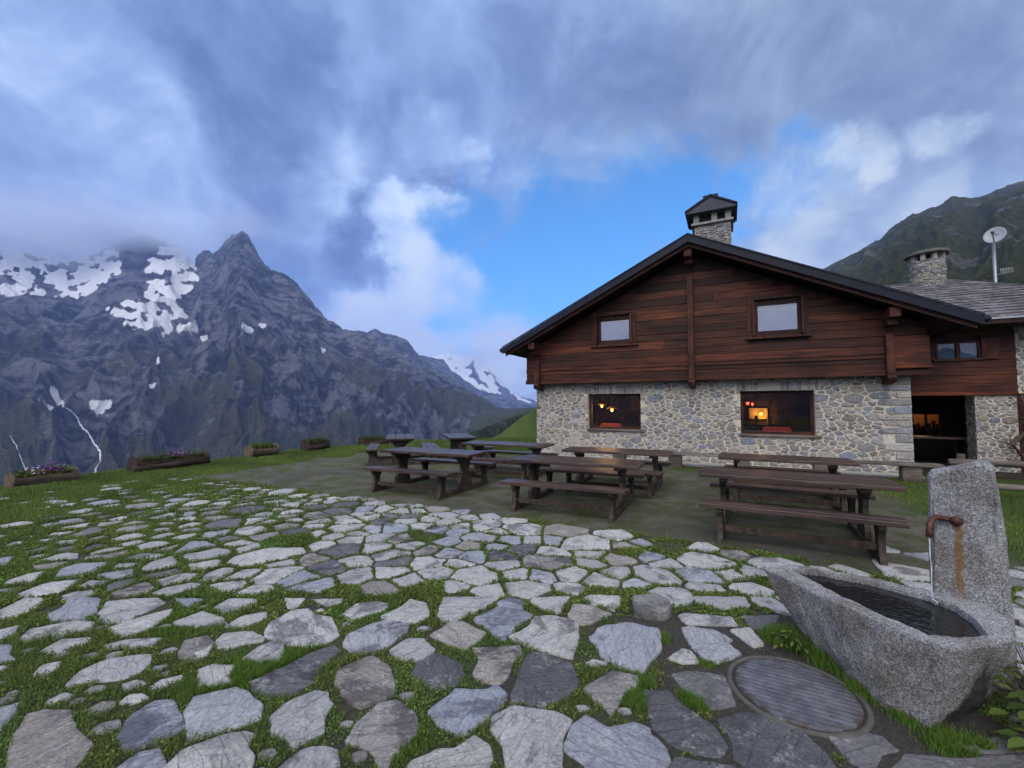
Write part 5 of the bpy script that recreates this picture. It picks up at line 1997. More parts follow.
# the lit kitchen behind it
mb = MB()
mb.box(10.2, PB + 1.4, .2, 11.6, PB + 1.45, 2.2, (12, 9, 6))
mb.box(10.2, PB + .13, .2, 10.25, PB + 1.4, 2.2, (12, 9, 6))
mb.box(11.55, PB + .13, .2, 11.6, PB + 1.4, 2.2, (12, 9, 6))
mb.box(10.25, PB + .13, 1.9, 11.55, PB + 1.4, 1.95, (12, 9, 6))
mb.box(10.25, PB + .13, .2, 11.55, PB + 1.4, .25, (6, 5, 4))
mb.box(10.26, PB + .25, .26, 11.54, PB + .5, .92, (.5, .5, .5))
for k in range(9):
    x_ = 10.5 + k * .085
    mb.box(x_, PB + .3, .921, x_ + rb.uniform(.03, .07), PB + .38, .921 + rb.uniform(.08, .28), (rb.uniform(.3, 2), rb.uniform(.3, 1.6), .5))
kit = mb.build('kitchen', MAT['darkroom'], wing)
l = bpy.data.lights.new('kitchen_light', 'POINT')
l.energy, l.color, l.shadow_soft_size = 5.5, (1.0, .66, .28), .08
o = bpy.data.objects.new('kitchen_light', l)
COL.objects.link(o)
o.parent = wing
o.location = (10.95, PB + .8, 1.6)
# slate roof, hipped at the right, with its chimney
t = NT('slate_roof', 0.75, spec=0.3)
p = t.co((1, 1, 1))
n_ = t.noise(p, 9, 5, .6)
t.color(t.mix(1.0, t.mix(t.step(n_, .35, .7), (.085, .080, .088), (.20, .185, .19)), t.attr(), 'MULTIPLY'))
t.bump(t.noise(p, 40, 4), .4, .01)
MAT['slate'] = t.mat
E0, EZ, AX, AY, AZ_ = 0.72, 3.62, 11.2, 4.1, 5.35     # front eave, its height, apex
ASL = (AZ_ - EZ) / (AY - E0)
ER = AX + (AY - E0)                                    # right end of the eave
mb = MB()


def slate_rows(mb, A, B, Cc, D, rows, across):
    """overlapping slates between eave A-B and top D-C"""
    A, B, Cc, D = map(Vector, (A, B, Cc, D))
    nrm = (B - A).cross(D - A).normalized()
    if nrm.z < 0:
        nrm = -nrm
    for r in range(rows):
        f0, f1 = r / rows, min(1, (r + 1.35) / rows)
        a0, b0 = A.lerp(D, f0), B.lerp(Cc, f0)
        a1, b1 = A.lerp(D, f1), B.lerp(Cc, f1)
        cnt = max(2, int((b0 - a0).length / across))
        cut = sorted([0, 1] + [(i + rb.uniform(-.3, .3)) / cnt for i in range(1, cnt)])
        for g0, g1 in zip(cut[:-1], cut[1:]):
            li = nrm * rb.uniform(.028, .042)
            q = [a0.lerp(b0, g0) + li, a0.lerp(b0, g1) + li, a1.lerp(b1, g1) + nrm * .006, a1.lerp(b1, g0) + nrm * .006]
            f = rb.uniform(.6, 1.25)
            lo = [v - nrm * .02 for v in q]
            mb.add(q + lo, [(0, 1, 2, 3), (4, 7, 6, 5), (0, 4, 5, 1), (1, 5, 6, 2), (2, 6, 7, 3), (3, 7, 4, 0)], (f, f, f * 1.03))


slate_rows(mb, (9.9, E0, EZ), (ER, E0, EZ), (AX + .3, AY, AZ_), (9.9, AY, AZ_), 17, .26)
slate_rows(mb, (ER, E0, EZ), (ER, 8.0, EZ), (AX + .3, 8.0, AZ_), (AX + .3, AY, AZ_), 17, .26)
mb.prism([(E0 + .02, EZ - .14), (E0 + .02, EZ - .01), (AY, AZ_ - .02), (AY, AZ_ - .14)], 9.9, AX + .3, 0, (.45, .4, .4))
wroof = mb.build('slate_roof', MAT['slate'], wing)
m = MB()
m.box(9.85, E0 - .02, EZ - .13, ER, E0 + .03, EZ - .005, (.5, .5, .5))
m.box(9.85, E0 + .03, EZ - .13, ER - .1, AN + .1, EZ - .10, (.4, .4, .4))
m.build('eave_board', MAT['larch_beam'], wroof)
m = MB()
m.box(9.85, E0 - .045, EZ - .03, ER + .02, E0 - .022, EZ + .012)
m.build('eave_flashing', MAT['whitemetal'], wroof)

# round stone chimney with slab cap on little piers
cx_, cy_, R0 = 11.05, 4.0, .40
m = MB()
seg = 28
ring = lambda r, z: [(cx_ + r * math.cos(2 * math.pi * k / seg), cy_ + r * math.sin(2 * math.pi * k / seg), z) for k in range(seg)]
z0, z1 = 4.6, 5.92
vs_ = ring(R0 - .02, z0) + ring(R0 - .02, z1)
m.add(vs_, [(k, (k + 1) % seg, seg + (k + 1) % seg, seg + k) for k in range(seg)] + [tuple(range(seg, 2 * seg))], (1, 1, 1), 0)
rubble_face(m, 0, z0, 2 * math.pi * R0, z1, lambda u, v, h: (cx_ + (R0 - .02 + h) * math.cos(u / R0 + .5), cy_ + (R0 - .02 + h) * math.sin(u / R0 + .5), v), [], .10, 2.2, 21, .007, .03)
ch2 = m.build('chimney', [MAT['mortar'], MAT['rubble']], wroof)
m = MB()
for k in range(9):
    a = 2 * math.pi * k / 9
    M_ = Matrix.Translation((cx_ + .34 * math.cos(a), cy_ + .34 * math.sin(a), 0)) @ Matrix.Rotation(a, 4, 'Z')
    m.box(-.07, -.055, 5.90, .07, .055, 6.10, (.95, .92, .88), 0, M_)
m.tube([(cx_, cy_, 5.90), (cx_, cy_, 6.08)], .22, 14, (.12, .12, .12))
slab = [(cx_ + q * (.52 + .03 * math.sin(k * 2.3)) * 1.0, cy_ + w * (.52 + .03 * math.cos(k * 1.7))) for k, (q, w) in enumerate([(math.cos(2 * math.pi * i / 14), math.sin(2 * math.pi * i / 14)) for i in range(14)])]
m.prism(slab, 6.10, 6.155, 2, (.38, .36, .36))
m.prism([(cx_ + (a - cx_) * .9, cy_ + (b - cy_) * .9) for a, b in slab], 6.156, 6.20, 2, (.45, .42, .40))
m.prism([(cx_ - .13, cy_ - .1), (cx_ + .12, cy_ - .13), (cx_ + .14, cy_ + .1), (cx_ - .1, cy_ + .13)], 6.2, 6.28, 2, (.8, .75, .65))
m.build('chimney_cap', MAT['concrete'], ch2, .01)
for ch in wing.children:
    if ch.name.startswith('slate'):
        pass
# ------------------------------------------------------------------ lamps and chairs seen through the windows
WARM = m_emit('lamp_glow', (1.0, 0.42, 0.07), 2.6)
OCHRE = m_plain('ochre_board', (.62, .40, .10), .8, var=.12)
REDL = m_emit('red_lamp_glow', (1.0, 0.10, 0.05), 3.0)


def lamp_light(name, parent, loc, energy, col=(1.0, 0.6, 0.25)):
    l = bpy.data.lights.new(name, 'POINT')
    l.energy = energy
    l.color = col
    l.shadow_soft_size = 0.06
    o = bpy.data.objects.new(name, l)
    COL.objects.link(o)
    o.parent = parent
    o.location = loc
    return o


def lathe(m, prof, cx=0.0, cy=0.0, seg=16, col=(1, 1, 1), mat=0, smooth=True):
    vs_, fs = [], []
    for r, z in prof:
        vs_ += [(cx + r * math.cos(2 * math.pi * k / seg), cy + r * math.sin(2 * math.pi * k / seg), z) for k in range(seg)]
    for i in range(len(prof) - 1):
        for k in range(seg):
            k2 = (k + 1) % seg
            fs.append((i * seg + k, i * seg + k2, (i + 1) * seg + k2, (i + 1) * seg + k))
    m.add(vs_, fs, col, mat, smooth)


def pendant(s, n, z, label, glow, size=1.0, energy=16):
    t = thing('pendant_lamp', label, 'lamp', SN(s, n, z), ROT)
    m = MB()
    lathe(m, [(.001, .10), (.03, .09), (.055, .05), (.062, 0), (.055, -.05), (.03, -.085), (.001, -.095)], 0, 0, 14)
    g = m.build('globe', glow, t)
    g.scale = (size, size, size * 1.15)
    m = MB()
    m.tube([(0, 0, .10 * size), (0, 0, 2.3 - z)], .006, 6, (.3, .3, .3))
    lathe(m, [(.02, .16 * size), (.035, .10 * size), (.05, .085 * size)], 0, 0, 12, (.3, .3, .3))
    m.build('flex', MAT['greymetal'], t)
    if size > .5:
        m = MB()
        lathe(m, [(.03, .125 * size), (.10, .085 * size), (.155, .02 * size), (.15, .015 * size), (.095, .075 * size), (.03, .11 * size)], 0, 0, 18)
        m.build('shade', OCHRE, t)
    lamp_light('bulb_light', t, (0, 0, -.13 * size), energy)
    return t


pendant(1.87, 1.1, 1.63, 'round warm pendant lamp, left of two glowing in the smaller stone wall window', WARM, 0.72)
pendant(2.23, 1.0, 1.50, 'lower warm pendant lamp with long globe, right of two in the smaller window', WARM, 0.8)

# wall lamp panel and red fairy lights behind the bigger window
t = thing('wall_lamp', 'glowing amber lamp on an ochre board behind the bigger stone wall window', 'lamp', SN(6.55, 4.12, 1.34), ROT)
m = MB()
m.box(-.30, 0, -.19, .26, .03, .19)
m.build('board', OCHRE, t, .01)
m = MB()
lathe(m, [(.001, .055), (.045, .045), (.06, 0), (.045, -.045), (.001, -.055)], 0.06, -.10, 14)
m.build('bulb', WARM, t)
m = MB()
m.box(-.33, .031, -.22, .29, .06, .22)
m.build('backplate', MAT['darkroom'], t)
lamp_light('bulb_light', t, (.06, -.20, -.02), 6.5)
for (ds, dz, sz) in ((-.50, .52, .045), (-.36, .46, .03)):
    t = pendant(6.70 + ds, 3.6, 1.25 + dz * .9, 'small red lamp hanging above the amber lamp, %s' % ('larger of two' if sz > .04 else 'smaller of two'), REDL, sz / .062, .3)


def red_chair(s, n, w, label):
    t = thing('padded_chair', label, 'chair', SN(s, n, 0.02), ROT)
    m = MB()
    m.prism([(-w, .44), (w, .44), (w, .95), (w * .86, 1.02), (-w * .86, 1.02), (-w, .95)], -.05, .03, 1)
    m.build('backrest', MAT['redcloth'], t, .02)
    m = MB()
    m.box(-w, .03, .38, w, .48, .47)
    m.build('seat', MAT['redcloth'], t, .02)
    for x in (-w + .03, w - .03):
        for y in (0.0, .44):
            m = MB()
            m.box(x - .02, y - .02, 0, x + .02, y + .02, .38)
            m.build('leg', MAT['larch_beam'], t)
    return t


red_chair(2.25, 0.75, .34, 'red padded chair seen behind the smaller stone wall window')
red_chair(6.78, 0.75, .34, 'red padded chair seen behind the bigger stone wall window')


# ------------------------------------------------------------------ picnic tables
def plank(m, x0, x1, y0, y1, z0, z1, col, rng_, seg=8, warp=.004):
    """a board with slightly wavy long edges"""
    top, bot = [], []
    n = seg
    vs_ = []
    for i in range(n + 1):
        x = x0 + (x1 - x0) * i / n
        a, b, c = (rng_.uniform(-warp, warp) for _ in range(3))
        e = 0.012 if i in (0, n) else 0
        vs_ += [(x, y0 + a, z0), (x, y1 + b, z0), (x, y1 + b - .004, z1 + c * .5), (x, y0 + a + .004, z1 + c * .5)]
    fs = [(0, 1, 2, 3), (4 * n + 3, 4 * n + 2, 4 * n + 1, 4 * n)]
    for i in range(n):
        q = 4 * i
        for k in range(4):
            fs.append((q + k, q + 4 + k, q + 4 + (k + 1) % 4, q + (k + 1) % 4))
    m.add(vs_, fs, col)


def picnic_table(label):
    r = random.Random(17)
    t = thing('picnic_table', label, 'picnic table', group='dark wooden picnic tables with fixed benches')
    L, TW, TH, BZ, BY = 2.05, .78, .73, .45, .745
    m = MB()
    w = TW / 3
    for k in range(3):
        f = r.uniform(.8, 1.2)
        d = r.uniform(-.03, .03)
        plank(m, -L / 2 + d, L / 2 + r.uniform(-.03, .03), -TW / 2 + k * w + .004, -TW / 2 + (k + 1) * w - .004, TH - .05, TH + r.uniform(-.003, .003), (f, f, f), r)
    for x in (-.72, .72):
        m.box(x - .05, -TW / 2 + .06, TH - .10, x + .05, TW / 2 - .06, TH - .052, (.7, .7, .7))
    m.build('tabletop', MAT['table'], t, .006)
    for sg in (-1, 1):
        m = MB()
        for k in range(2):
            f = r.uniform(.8, 1.2)
            y0 = sg * BY - .15 + k * .15
            plank(m, -.96 + r.uniform(-.02, .02), .96 + r.uniform(-.02, .02), y0 + .002, y0 + .148, BZ - .048, BZ, (f, f, f), r)
        m.build('seat', MAT['table'], t, .006)
    # each end: a trestle under the top, a bench leg on either side and the floor beam that joins them
    for sg in (-1, 1):
        x = sg * .74
        m = MB()
        half = [(.21, .085), (.20, .20), (.135, .30), (.115, .42), (.15, .53), (.24, .60), (.25, TH - .102)]
        m.prism([(-a, z) for a, z in half][::-1] + [(a, z) for a, z in half], x - .03, x + .03, 0, (1, 1, 1))
        m.build('table_leg', MAT['trestle'], t, .006)
        for s2 in (-1, 1):
            m = MB()
            y = s2 * BY
            half = [(.125, .0), (.115, .06), (.075, .12), (.062, .22), (.075, .30), (.12, .36), (.125, BZ - .049)]
            m.prism([(y - a, z) for a, z in half][::-1] + [(y + a, z) for a, z in half], x - .032, x + .032, 0, (1, 1, 1))
            m.build('bench_leg', MAT['trestle'], t, .006)
        m = MB()
        for s2 in (-1, 1):
            m.box(x - .04, min(s2 * .02, s2 * (BY - .13)), .005, x + .04, max(s2 * .02, s2 * (BY - .13)), .08, (1.15, 1.1, 1.05))
        m.box(x - .039, -.02, .006, x + .039, .02, .079, (1.15, 1.1, 1.05))
        m.build('floor_beam', MAT['trestle'], t, .006)
    for y in (-BY, 0, BY):
        m = MB()
        z = .16 if y else .27
        m.box(-.708, y - .02, z - .035, .708, y + .02, z + .035, (1.2, 1.15, 1.1))
        m.build('stretcher', MAT['trestle'], t, .005)
    return t


TABLES = [
    (6.29, -6.52, -2.5, 1.0, 'dark wooden picnic table nearest the stone water trough'),
    (3.40, -6.22, 1.5, 1.0, 'brown wooden picnic table in the front row, standing before the smaller stone wall window'),
    (0.42, -6.10, 1.0, 1.0, 'dark wooden picnic table in the front row, leftmost and farthest from the trough'),
    (6.42, -4.35, -1.0, 0.94, 'wooden picnic table behind the one by the trough, below the bigger stone wall window'),
    (3.62, -4.38, 1.0, 1.0, 'reddish brown picnic table close to the wall under the smaller stone wall window'),
    (0.95, -3.95, 2.0, 1.02, 'dark picnic table by the corner of the stone wall, pale sky shine on its top'),
    (-2.90, -3.26, 131.0, 1.0, 'dark picnic table turned end on, out by the log planters'),
    (-1.58, -2.25, 133.0, 0.95, 'farthest dark picnic table, end on, left of the table by the wall corner'),
]
first = picnic_table(TABLES[0][4])
for i, (s, n, a, sx_, lab) in enumerate(TABLES):
    o = first if i == 0 else dup(first)
    o.location = SN(s, n, 0.0)
    o.rotation_euler = (0, 0, ROT + math.radians(a))
    o.scale = (sx_, 1, 1)
    o['label'] = lab

# low plank bench along the foot of the wall
t = thing('plank_bench', 'long low plank bench on short blocks along the foot of the stone wall', 'bench', SN(0, -.95, 0), ROT)
m = MB()
r = random.Random(3)
plank(m, 2.6, 6.2, -.17, .17, .335, .39, (1, 1, 1), r, 14)
plank(m, 6.205, 9.55, -.17, .17, .335, .39, (.9, .9, .9), r, 14)
m.build('seat', MAT['plank'], t, .006)
for x in (2.9, 4.35, 5.9, 7.5, 9.05):
    m = MB()
    m.box(x - .16, -.12, 0.0, x + .16, .13, .334, (.8, .78, .75))
    m.build('leg', MAT['plank'], t, .01)

# log rail fence right of the standing stone
t = thing('rail_fence', 'grey two rail log fence behind the standing stone of the fountain', 'fence', SN(0, -2.5, 0), ROT)
for z, rr, x0 in ((.60, .055, 9.15), (.20, .05, 9.3)):
    m = MB()
    m.tube([(x0 + (13.4 - x0) * k / 8, .01 * math.sin(k * 2.1), z + .008 * math.sin(k * 1.7)) for k in range(9)], [rr * (1 + .08 * math.sin(k * 1.3)) for k in range(9)], 12)
    m.build('rail', MAT['plank'], t)
for x in (9.35, 10.7, 12.2, 13.3):
    m = MB()
    m.tube([(x, .115, -.1), (x, .115, .74)], [.06, .055], 10, (.6, .55, .5))
    m.build('post', MAT['plank'], t)

# porch: dark table, bare climbing vine on the pier
t = thing('porch_table', 'dark table standing in the shade of the porch before the lit window', 'table', SN(10.55, 2.6, 0.03), ROT)
m = MB()
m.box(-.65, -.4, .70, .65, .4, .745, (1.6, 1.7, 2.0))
m.build('tabletop', MAT['table'], t, .006)
for x in (-.55, .55):
    for y in (-.32, .32):
        m = MB()
        m.box(x - .035, y - .035, 0, x + .035, y + .035, .70)
        m.build('leg', MAT['table'], t)


def build_vine():
    r = random.Random(9)
    t = thing('climbing_vine', 'bare brown climbing vine twisting up the porch pier', 'vine', SN(11.72, 1.30, 0), ROT)
    m = MB()
    p = [(.14, .02, 0), (.10, -.02, .25), (-.05, .03, .5), (-.18, .05, .7), (.02, .08, .92), (.16, .08, 1.1), (.22, .09, 1.35), (.10, .10, 1.6), (.05, .11, 1.85)]
    m.tube(p, [.055, .05, .047, .045, .042, .04, .035, .03, .024], 10)
    m.tube([(.10, -.02, .25), (.25, 0, .5), (.33, .05, .8), (.28, .1, 1.2), (.36, .1, 1.6)], [.04, .035, .03, .025, .018], 8)
    m.build('stem', MAT['vine'], t)
    for k in range(26):
        b = Vector(r.choice(p[2:]))
        q = [b]
        d = Vector((r.uniform(-1, 1), r.uniform(-.25, .05), r.uniform(-.3, 1))).normalized()
        for j in range(4):
            d = (d + Vector((r.uniform(-.5, .5), r.uniform(-.1, .1), r.uniform(-.4, .4)))).normalized()
            nb = q[-1] + d * r.uniform(.05, .13)
            nb.y = min(nb.y, .14)
            q.append(nb)
        m = MB()
        m.tube(q, [.012, .010, .008, .006, .003], 5)
        m.build('twig', MAT['vine'], t)


build_vine()

# satellite dish and antenna on a mast behind the slate roof
t = thing('satellite_dish', 'pale round satellite dish with aerial on a thin mast beyond the slate roof', 'satellite dish', SN(12.9, 5.0, 3.4), ROT)
m = MB()
m.tube([(0, 0, 0), (0, 0, 3.12)], .038, 10)
m.build('mast', MAT['greymetal'], t)
m = MB()
seg = 30
M_ = Matrix.Translation((-.02, -.16, 3.30)) @ Matrix.Rotation(math.radians(-32), 4, 'Z') @ Matrix.Rotation(math.radians(72), 4, 'X') @ Matrix.Scale(.60, 4)
vs_, fs = [], []
prof = [(.0, 0), (.12, .008), (.24, .03), (.34, .065), (.40, .095), (.405, .083), (.34, .05), (.24, .015), (.12, -.008), (.0, -.015)]
for rr, z in prof:
    vs_ += [M_ @ Vector((max(rr, .001) * math.cos(2 * math.pi * k / seg), max(rr, .001) * math.sin(2 * math.pi * k / seg) * 1.08, z)) for k in range(seg)]
for i in range(len(prof) - 1):
    for k in range(seg):
        fs.append((i * seg + k, i * seg + (k + 1) % seg, (i + 1) * seg + (k + 1) % seg, (i + 1) * seg + k))
m.add(vs_, fs, (1, 1, 1), 0, True)
dish = m.build('dish', MAT['whitemetal'], t)
m = MB()
m.tube([M_ @ Vector((0, -.40, .09)), M_ @ Vector((0, -.2, .34)), M_ @ Vector((0, -.06, .42))], .014, 6, (.5, .5, .5))
m.tube([M_ @ Vector((0, -.07, .38)), M_ @ Vector((0, -.045, .47))], .04, 10, (.25, .25, .25))
m.build('feed_arm', MAT['greymetal'], t)
m = MB()
m.box(-.13, -.02, -.028, .13, .02, .028)
lg = m.build('mark', m_plain('dark_mark', (.12, .12, .13)), dish)
lg.matrix_local = M_ @ Matrix.Translation((0, .05, .018)) @ Matrix.Diagonal((1, 1.2, .06, 1))
t2 = thing('aerial', 'small comb shaped television aerial fixed on the dish mast', 'aerial', SN(12.9, 5.0, 5.55), ROT)
m = MB()
m.tube([(.04, 0, 0), (.62, -.08, .05)], .016, 6)
m.build('boom', MAT['greymetal'], t2)
m = MB()
for k in range(9):
    x = .18 + k * .05
    hgt = .30 - .012 * k
    m.tube([(x, -.05 - .004 * k, .03 + .005 * k - hgt / 2 + .1), (x, -.05 - .004 * k, .03 + .005 * k + hgt / 2 + .02)], .011, 5)
m.build('elements', MAT['whitemetal'], t2)
t2.scale = (.62, .62, .9)


# ------------------------------------------------------------------ log planters along the edge
PETAL = NT('petals', .8, spec=.1)
PETAL.color(PETAL.attr())


def planter(x, y, ang, L, R, wood, label, flowers, seed, dark):
    r = np.random.default_rng(seed)
    rr = random.Random(seed)
    z = float(ground_z(np.array([x]), np.array([y]))[0])
    t = thing('log_planter', label, 'planter', (x, y, z - .02), ang, 'hollowed log planters along the terrace edge')
    m = MB()
    seg, nl = 20, 10
    # hollowed log: outer skin, rim, inner trough
    rings = []
    for i in range(nl + 1):
        xx = -L / 2 + L * i / nl
        w = R * (1 + .05 * math.sin(i * 1.9 + seed))
        ring = []
        hollow = 1 <= i <= nl - 1
        for k in range(seg):
            a = 2 * math.pi * k / seg - math.pi / 2
            q = w * (1 + .05 * noise.noise(Vector((xx * 3, math.cos(a) * 2, math.sin(a) * 2 + seed))))
            yy, zz = math.cos(a) * q, math.sin(a) * q
            if hollow and math.sin(a) > .55:
                zz = w * .15
                yy *= .8
            ring.append((xx, yy, zz + R))
        rings.append(ring)
    vs_ = [p for g in rings for p in g]
    fs = []
    for i in range(nl):
        for k in range(seg):
            fs.append((i * seg + k, i * seg + (k + 1) % seg, (i + 1) * seg + (k + 1) % seg, (i + 1) * seg + k))
    fs += [tuple(range(seg)), tuple(nl * seg + k for k in range(seg))[::-1]]
    m.add(vs_, fs, (1, 1, 1), 0, False)
    if dark:          # two thick branches stacked on it
        m.tube([(-L * .52, -R * .8, R * .55), (0, -R * .9, R * .62), (L * .5, -R * .75, R * .6)], [R * .42, R * .38, R * .34], 10)
        m.tube([(-L * .5, R * .7, R * .5), (0, R * .8, R * .5), (L * .5, R * .7, R * .5)], [R * .4, R * .36, R * .34], 10)
        for k in range(5):
            m.tube([(-L * .4 + k * L * .2, -R * .5, R * 1.5), (-L * .4 + k * L * .2 + .1, R * .3, R * 1.65)], [R * .25, R * .2], 8)
    m.build('log', wood, t)
    for sx_ in (-.32, .32):
        m = MB()
        m.box(L * sx_ - .06, -R * .8, -.02, L * sx_ + .06, R * .8, R * .28, (.6, .6, .6))
        m.build('cradle', wood, t, .01)
    m = MB()
    m.box(-L * .40, -R * .62, R * .9, L * .40, R * .62, R * 1.35)
    m.build('soil', MAT['soil'], t)
    n = 1100
    xx = r.uniform(-L * .42, L * .42, n)
    V, F_, C = leaves(xx, r.normal(0, R * .42, n), R * 1.3 + np.abs(r.normal(0, R * .35, n)), np.full(n, .028) * r.uniform(.6, 1.4, n), green(r, n, .15) * (.55 if dark else .8), r, .3)
    o = np_mesh('leaves', V, F_, MAT['leaf'], C)
    o.parent = t
    for (cx, wdt, col, cnt) in flowers:
        xx = r.normal(cx * L, wdt * L * .5, cnt)
        V, F_, C = leaves(xx, r.normal(0, R * .4, cnt), R * 1.55 + np.abs(r.normal(0, R * .42, cnt)), np.full(cnt, .030) * r.uniform(.6, 1.3, cnt), np.array([col]) * r.uniform(.6, 1.3, (cnt, 1)), r, .2)
        o = np_mesh('flowers', V, F_, PETAL.mat, C)
        o.parent = t
    return t


PUR, PINK = (.20, .035, .30), (.52, .36, .55)
planter(-9.56, 8.85, math.radians(72), .98, .17, MAT['log'], 'pale brown log planter with white and deep purple flowers, leftmost on the edge', [(-.10, .22, PINK, 80), (.12, .16, (.15, .03, .22), 130)], 1, False)
planter(-8.73, 11.1, math.radians(66), 1.65, .20, MAT['darklog'], 'long dark log planter heaped with branches and one clump of mauve flowers', [(.10, .13, (.24, .11, .34), 130)], 2, True)
planter(-7.85, 13.6, math.radians(70), .95, .20, MAT['log'], 'short pale log planter with green leaves and no flowers', [], 3, False)
planter(-7.09, 15.6, math.radians(70), .95, .22, MAT['darklog'], 'short dark brown log planter with dull leaves, next beyond the pale one', [], 4, True)
planter(-5.64, 17.6, math.radians(43), 1.15, .20, MAT['darklog'], 'small far log planter beside the picnic table turned end on', [], 5, True)

# ------------------------------------------------------------------ the fountain: trough, standing stone, spout, water
def displaced(bm, amp, freq, seed):
    bm.normal_update()
    for v in bm.verts:
        q = v.co * freq + Vector((seed, 0, 0))
        d = noise.noise(q) * amp + noise.noise(q * 2.7) * amp * .45 + noise.noise(q * 7) * amp * .2
        v.co += v.normal * d


def finish(bm, name, mats, parent, smooth=True):
    me = bpy.data.meshes.new(name)
    bmesh.ops.recalc_face_normals(bm, faces=bm.faces)
    bm.to_mesh(me)
    bm.free()
    at = me.color_attributes.new('tone', 'FLOAT_COLOR', 'POINT')
    at.data.foreach_set('color', np.ones(len(me.vertices) * 4, dtype=np.float32))
    for q in mats:
        me.materials.append(q)
    if smooth:
        me.polygons.foreach_set('use_smooth', np.ones(len(me.polygons), dtype=bool))
    if smooth:
        me.set_sharp_from_angle(angle=math.radians(24))
    o = bpy.data.objects.new(name, me)
    COL.objects.link(o)
    if parent:
        o.parent = parent
    return o


RIMZ = 0.45
RIM = [(1.788, 3.138), (1.853, 2.829), (1.90, 2.60), (1.958, 2.34), (2.067, 2.091), (2.279, 2.133), (2.497, 2.196), (2.68, 2.376), (2.76, 2.56), (2.61, 2.76), (2.40, 2.97), (2.03, 3.20)]
CAV = [(1.955, 3.115), (1.975, 2.813), (2.013, 2.588), (2.043, 2.376), (2.098, 2.228), (2.233, 2.200), (2.394, 2.220), (2.50, 2.376), (2.56, 2.54), (2.53, 2.69), (2.385, 2.895), (2.15, 3.075)]
BOT = [(2.00, 2.80), (1.99, 2.66), (1.965, 2.47), (1.975, 2.34), (2.048, 2.217), (2.297, 2.30), (2.53, 2.41), (2.62, 2.52), (2.60, 2.62), (2.45, 2.72), (2.30, 2.80), (2.12, 2.84)]


def ring_loft(rings, sub=5):
    """closed loft between outlines with equal point counts; sub extra points along each side"""
    m = MB()
    R2 = []
    for ring in rings:
        q = []
        n = len(ring)
        for i in range(n):
            a, b = Vector(ring[i]), Vector(ring[(i + 1) % n])
            for k in range(sub):
                q.append(a.lerp(b, k / sub))
        R2.append(q)
    n = len(R2[0])
    vs_ = [p for g in R2 for p in g]
    fs = []
    for i in range(len(R2) - 1):
        for k in range(n):
            fs.append((i * n + k, i * n + (k + 1) % n, (i + 1) * n + (k + 1) % n, (i + 1) * n + k))
    c0 = sum(R2[0], Vector()) / n
    c1 = sum(R2[-1], Vector()) / n
    b = len(vs_)
    vs_ += [c0, c1]
    fs += [((k + 1) % n, k, b) for k in range(n)]
    fs += [((len(R2) - 1) * n + k, (len(R2) - 1) * n + (k + 1) % n, b + 1) for k in range(n)]
    m.add(vs_, fs)
    return m


def lerp_ring(A, B, f, z):
    return [(a[0] + (b[0] - a[0]) * f, a[1] + (b[1] - a[1]) * f, z) for a, b in zip(A, B)]


rings = [[(x, y, -.03) for x, y in BOT]]
for k in range(1, 10):
    f = k / 10
    bulge = f ** .80
    rings.append(lerp_ring(BOT, RIM, bulge, -.03 + (RIMZ - .012 + .03) * f))
rings.append([(x, y, RIMZ - .010) for x, y in RIM])
cc = (2.2, 2.6)
rings.append([(x + (cc[0] - x) * .014, y + (cc[1] - y) * .014, RIMZ) for x, y in RIM])
for f in (.33, .66):
    rings.append(lerp_ring(RIM, CAV, f, RIMZ + .003))
rings.append([(x, y, RIMZ) for x, y in CAV])
for k in range(1, 5):
    rings.append([(x + (cc[0] - x) * .05 * k, y + (cc[1] - y) * .05 * k, RIMZ - .07 * k) for x, y in CAV])
spring = thing('stone_trough', 'pale grey boat shaped granite water trough in front of its upright stone', 'water trough', (2.2, 2.6, 0))
mb = ring_loft(rings, 9)
bm = bmesh.new()
vv = [bm.verts.new(Vector(p) - Vector((2.2, 2.6, 0))) for p in mb.v]
for f in mb.f:
    try:
        bm.faces.new([vv[i] for i in f])
    except ValueError:
        pass
displaced(bm, .010, 11, 3)
for v in bm.verts:          # rough hewn flanks
    if v.co.z < RIMZ - .05:
        v.co += v.normal * (.012 * noise.noise(v.co * 16) + .008 * noise.noise(v.co * 34))
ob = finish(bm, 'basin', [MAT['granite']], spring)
INNER = []
for q_ in range(len(CAV)):
    a_, b_ = Vector(CAV[q_]), Vector(CAV[(q_ + 1) % len(CAV)])
    for k_ in range(12):
        c_ = a_.lerp(b_, k_ / 12)
        for f_ in (.05, .10, .15, .20):
            INNER.append((c_.x + (cc[0] - c_.x) * f_, c_.y + (cc[1] - c_.y) * f_))
# the outer flanks are toned darker and browner than the rim
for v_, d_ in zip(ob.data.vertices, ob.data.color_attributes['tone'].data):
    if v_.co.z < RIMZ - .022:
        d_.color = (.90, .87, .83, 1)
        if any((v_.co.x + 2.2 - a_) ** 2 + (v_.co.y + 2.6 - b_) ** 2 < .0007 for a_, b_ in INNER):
            d_.color = (.24, .23, .22, 1)          # wet inner wall

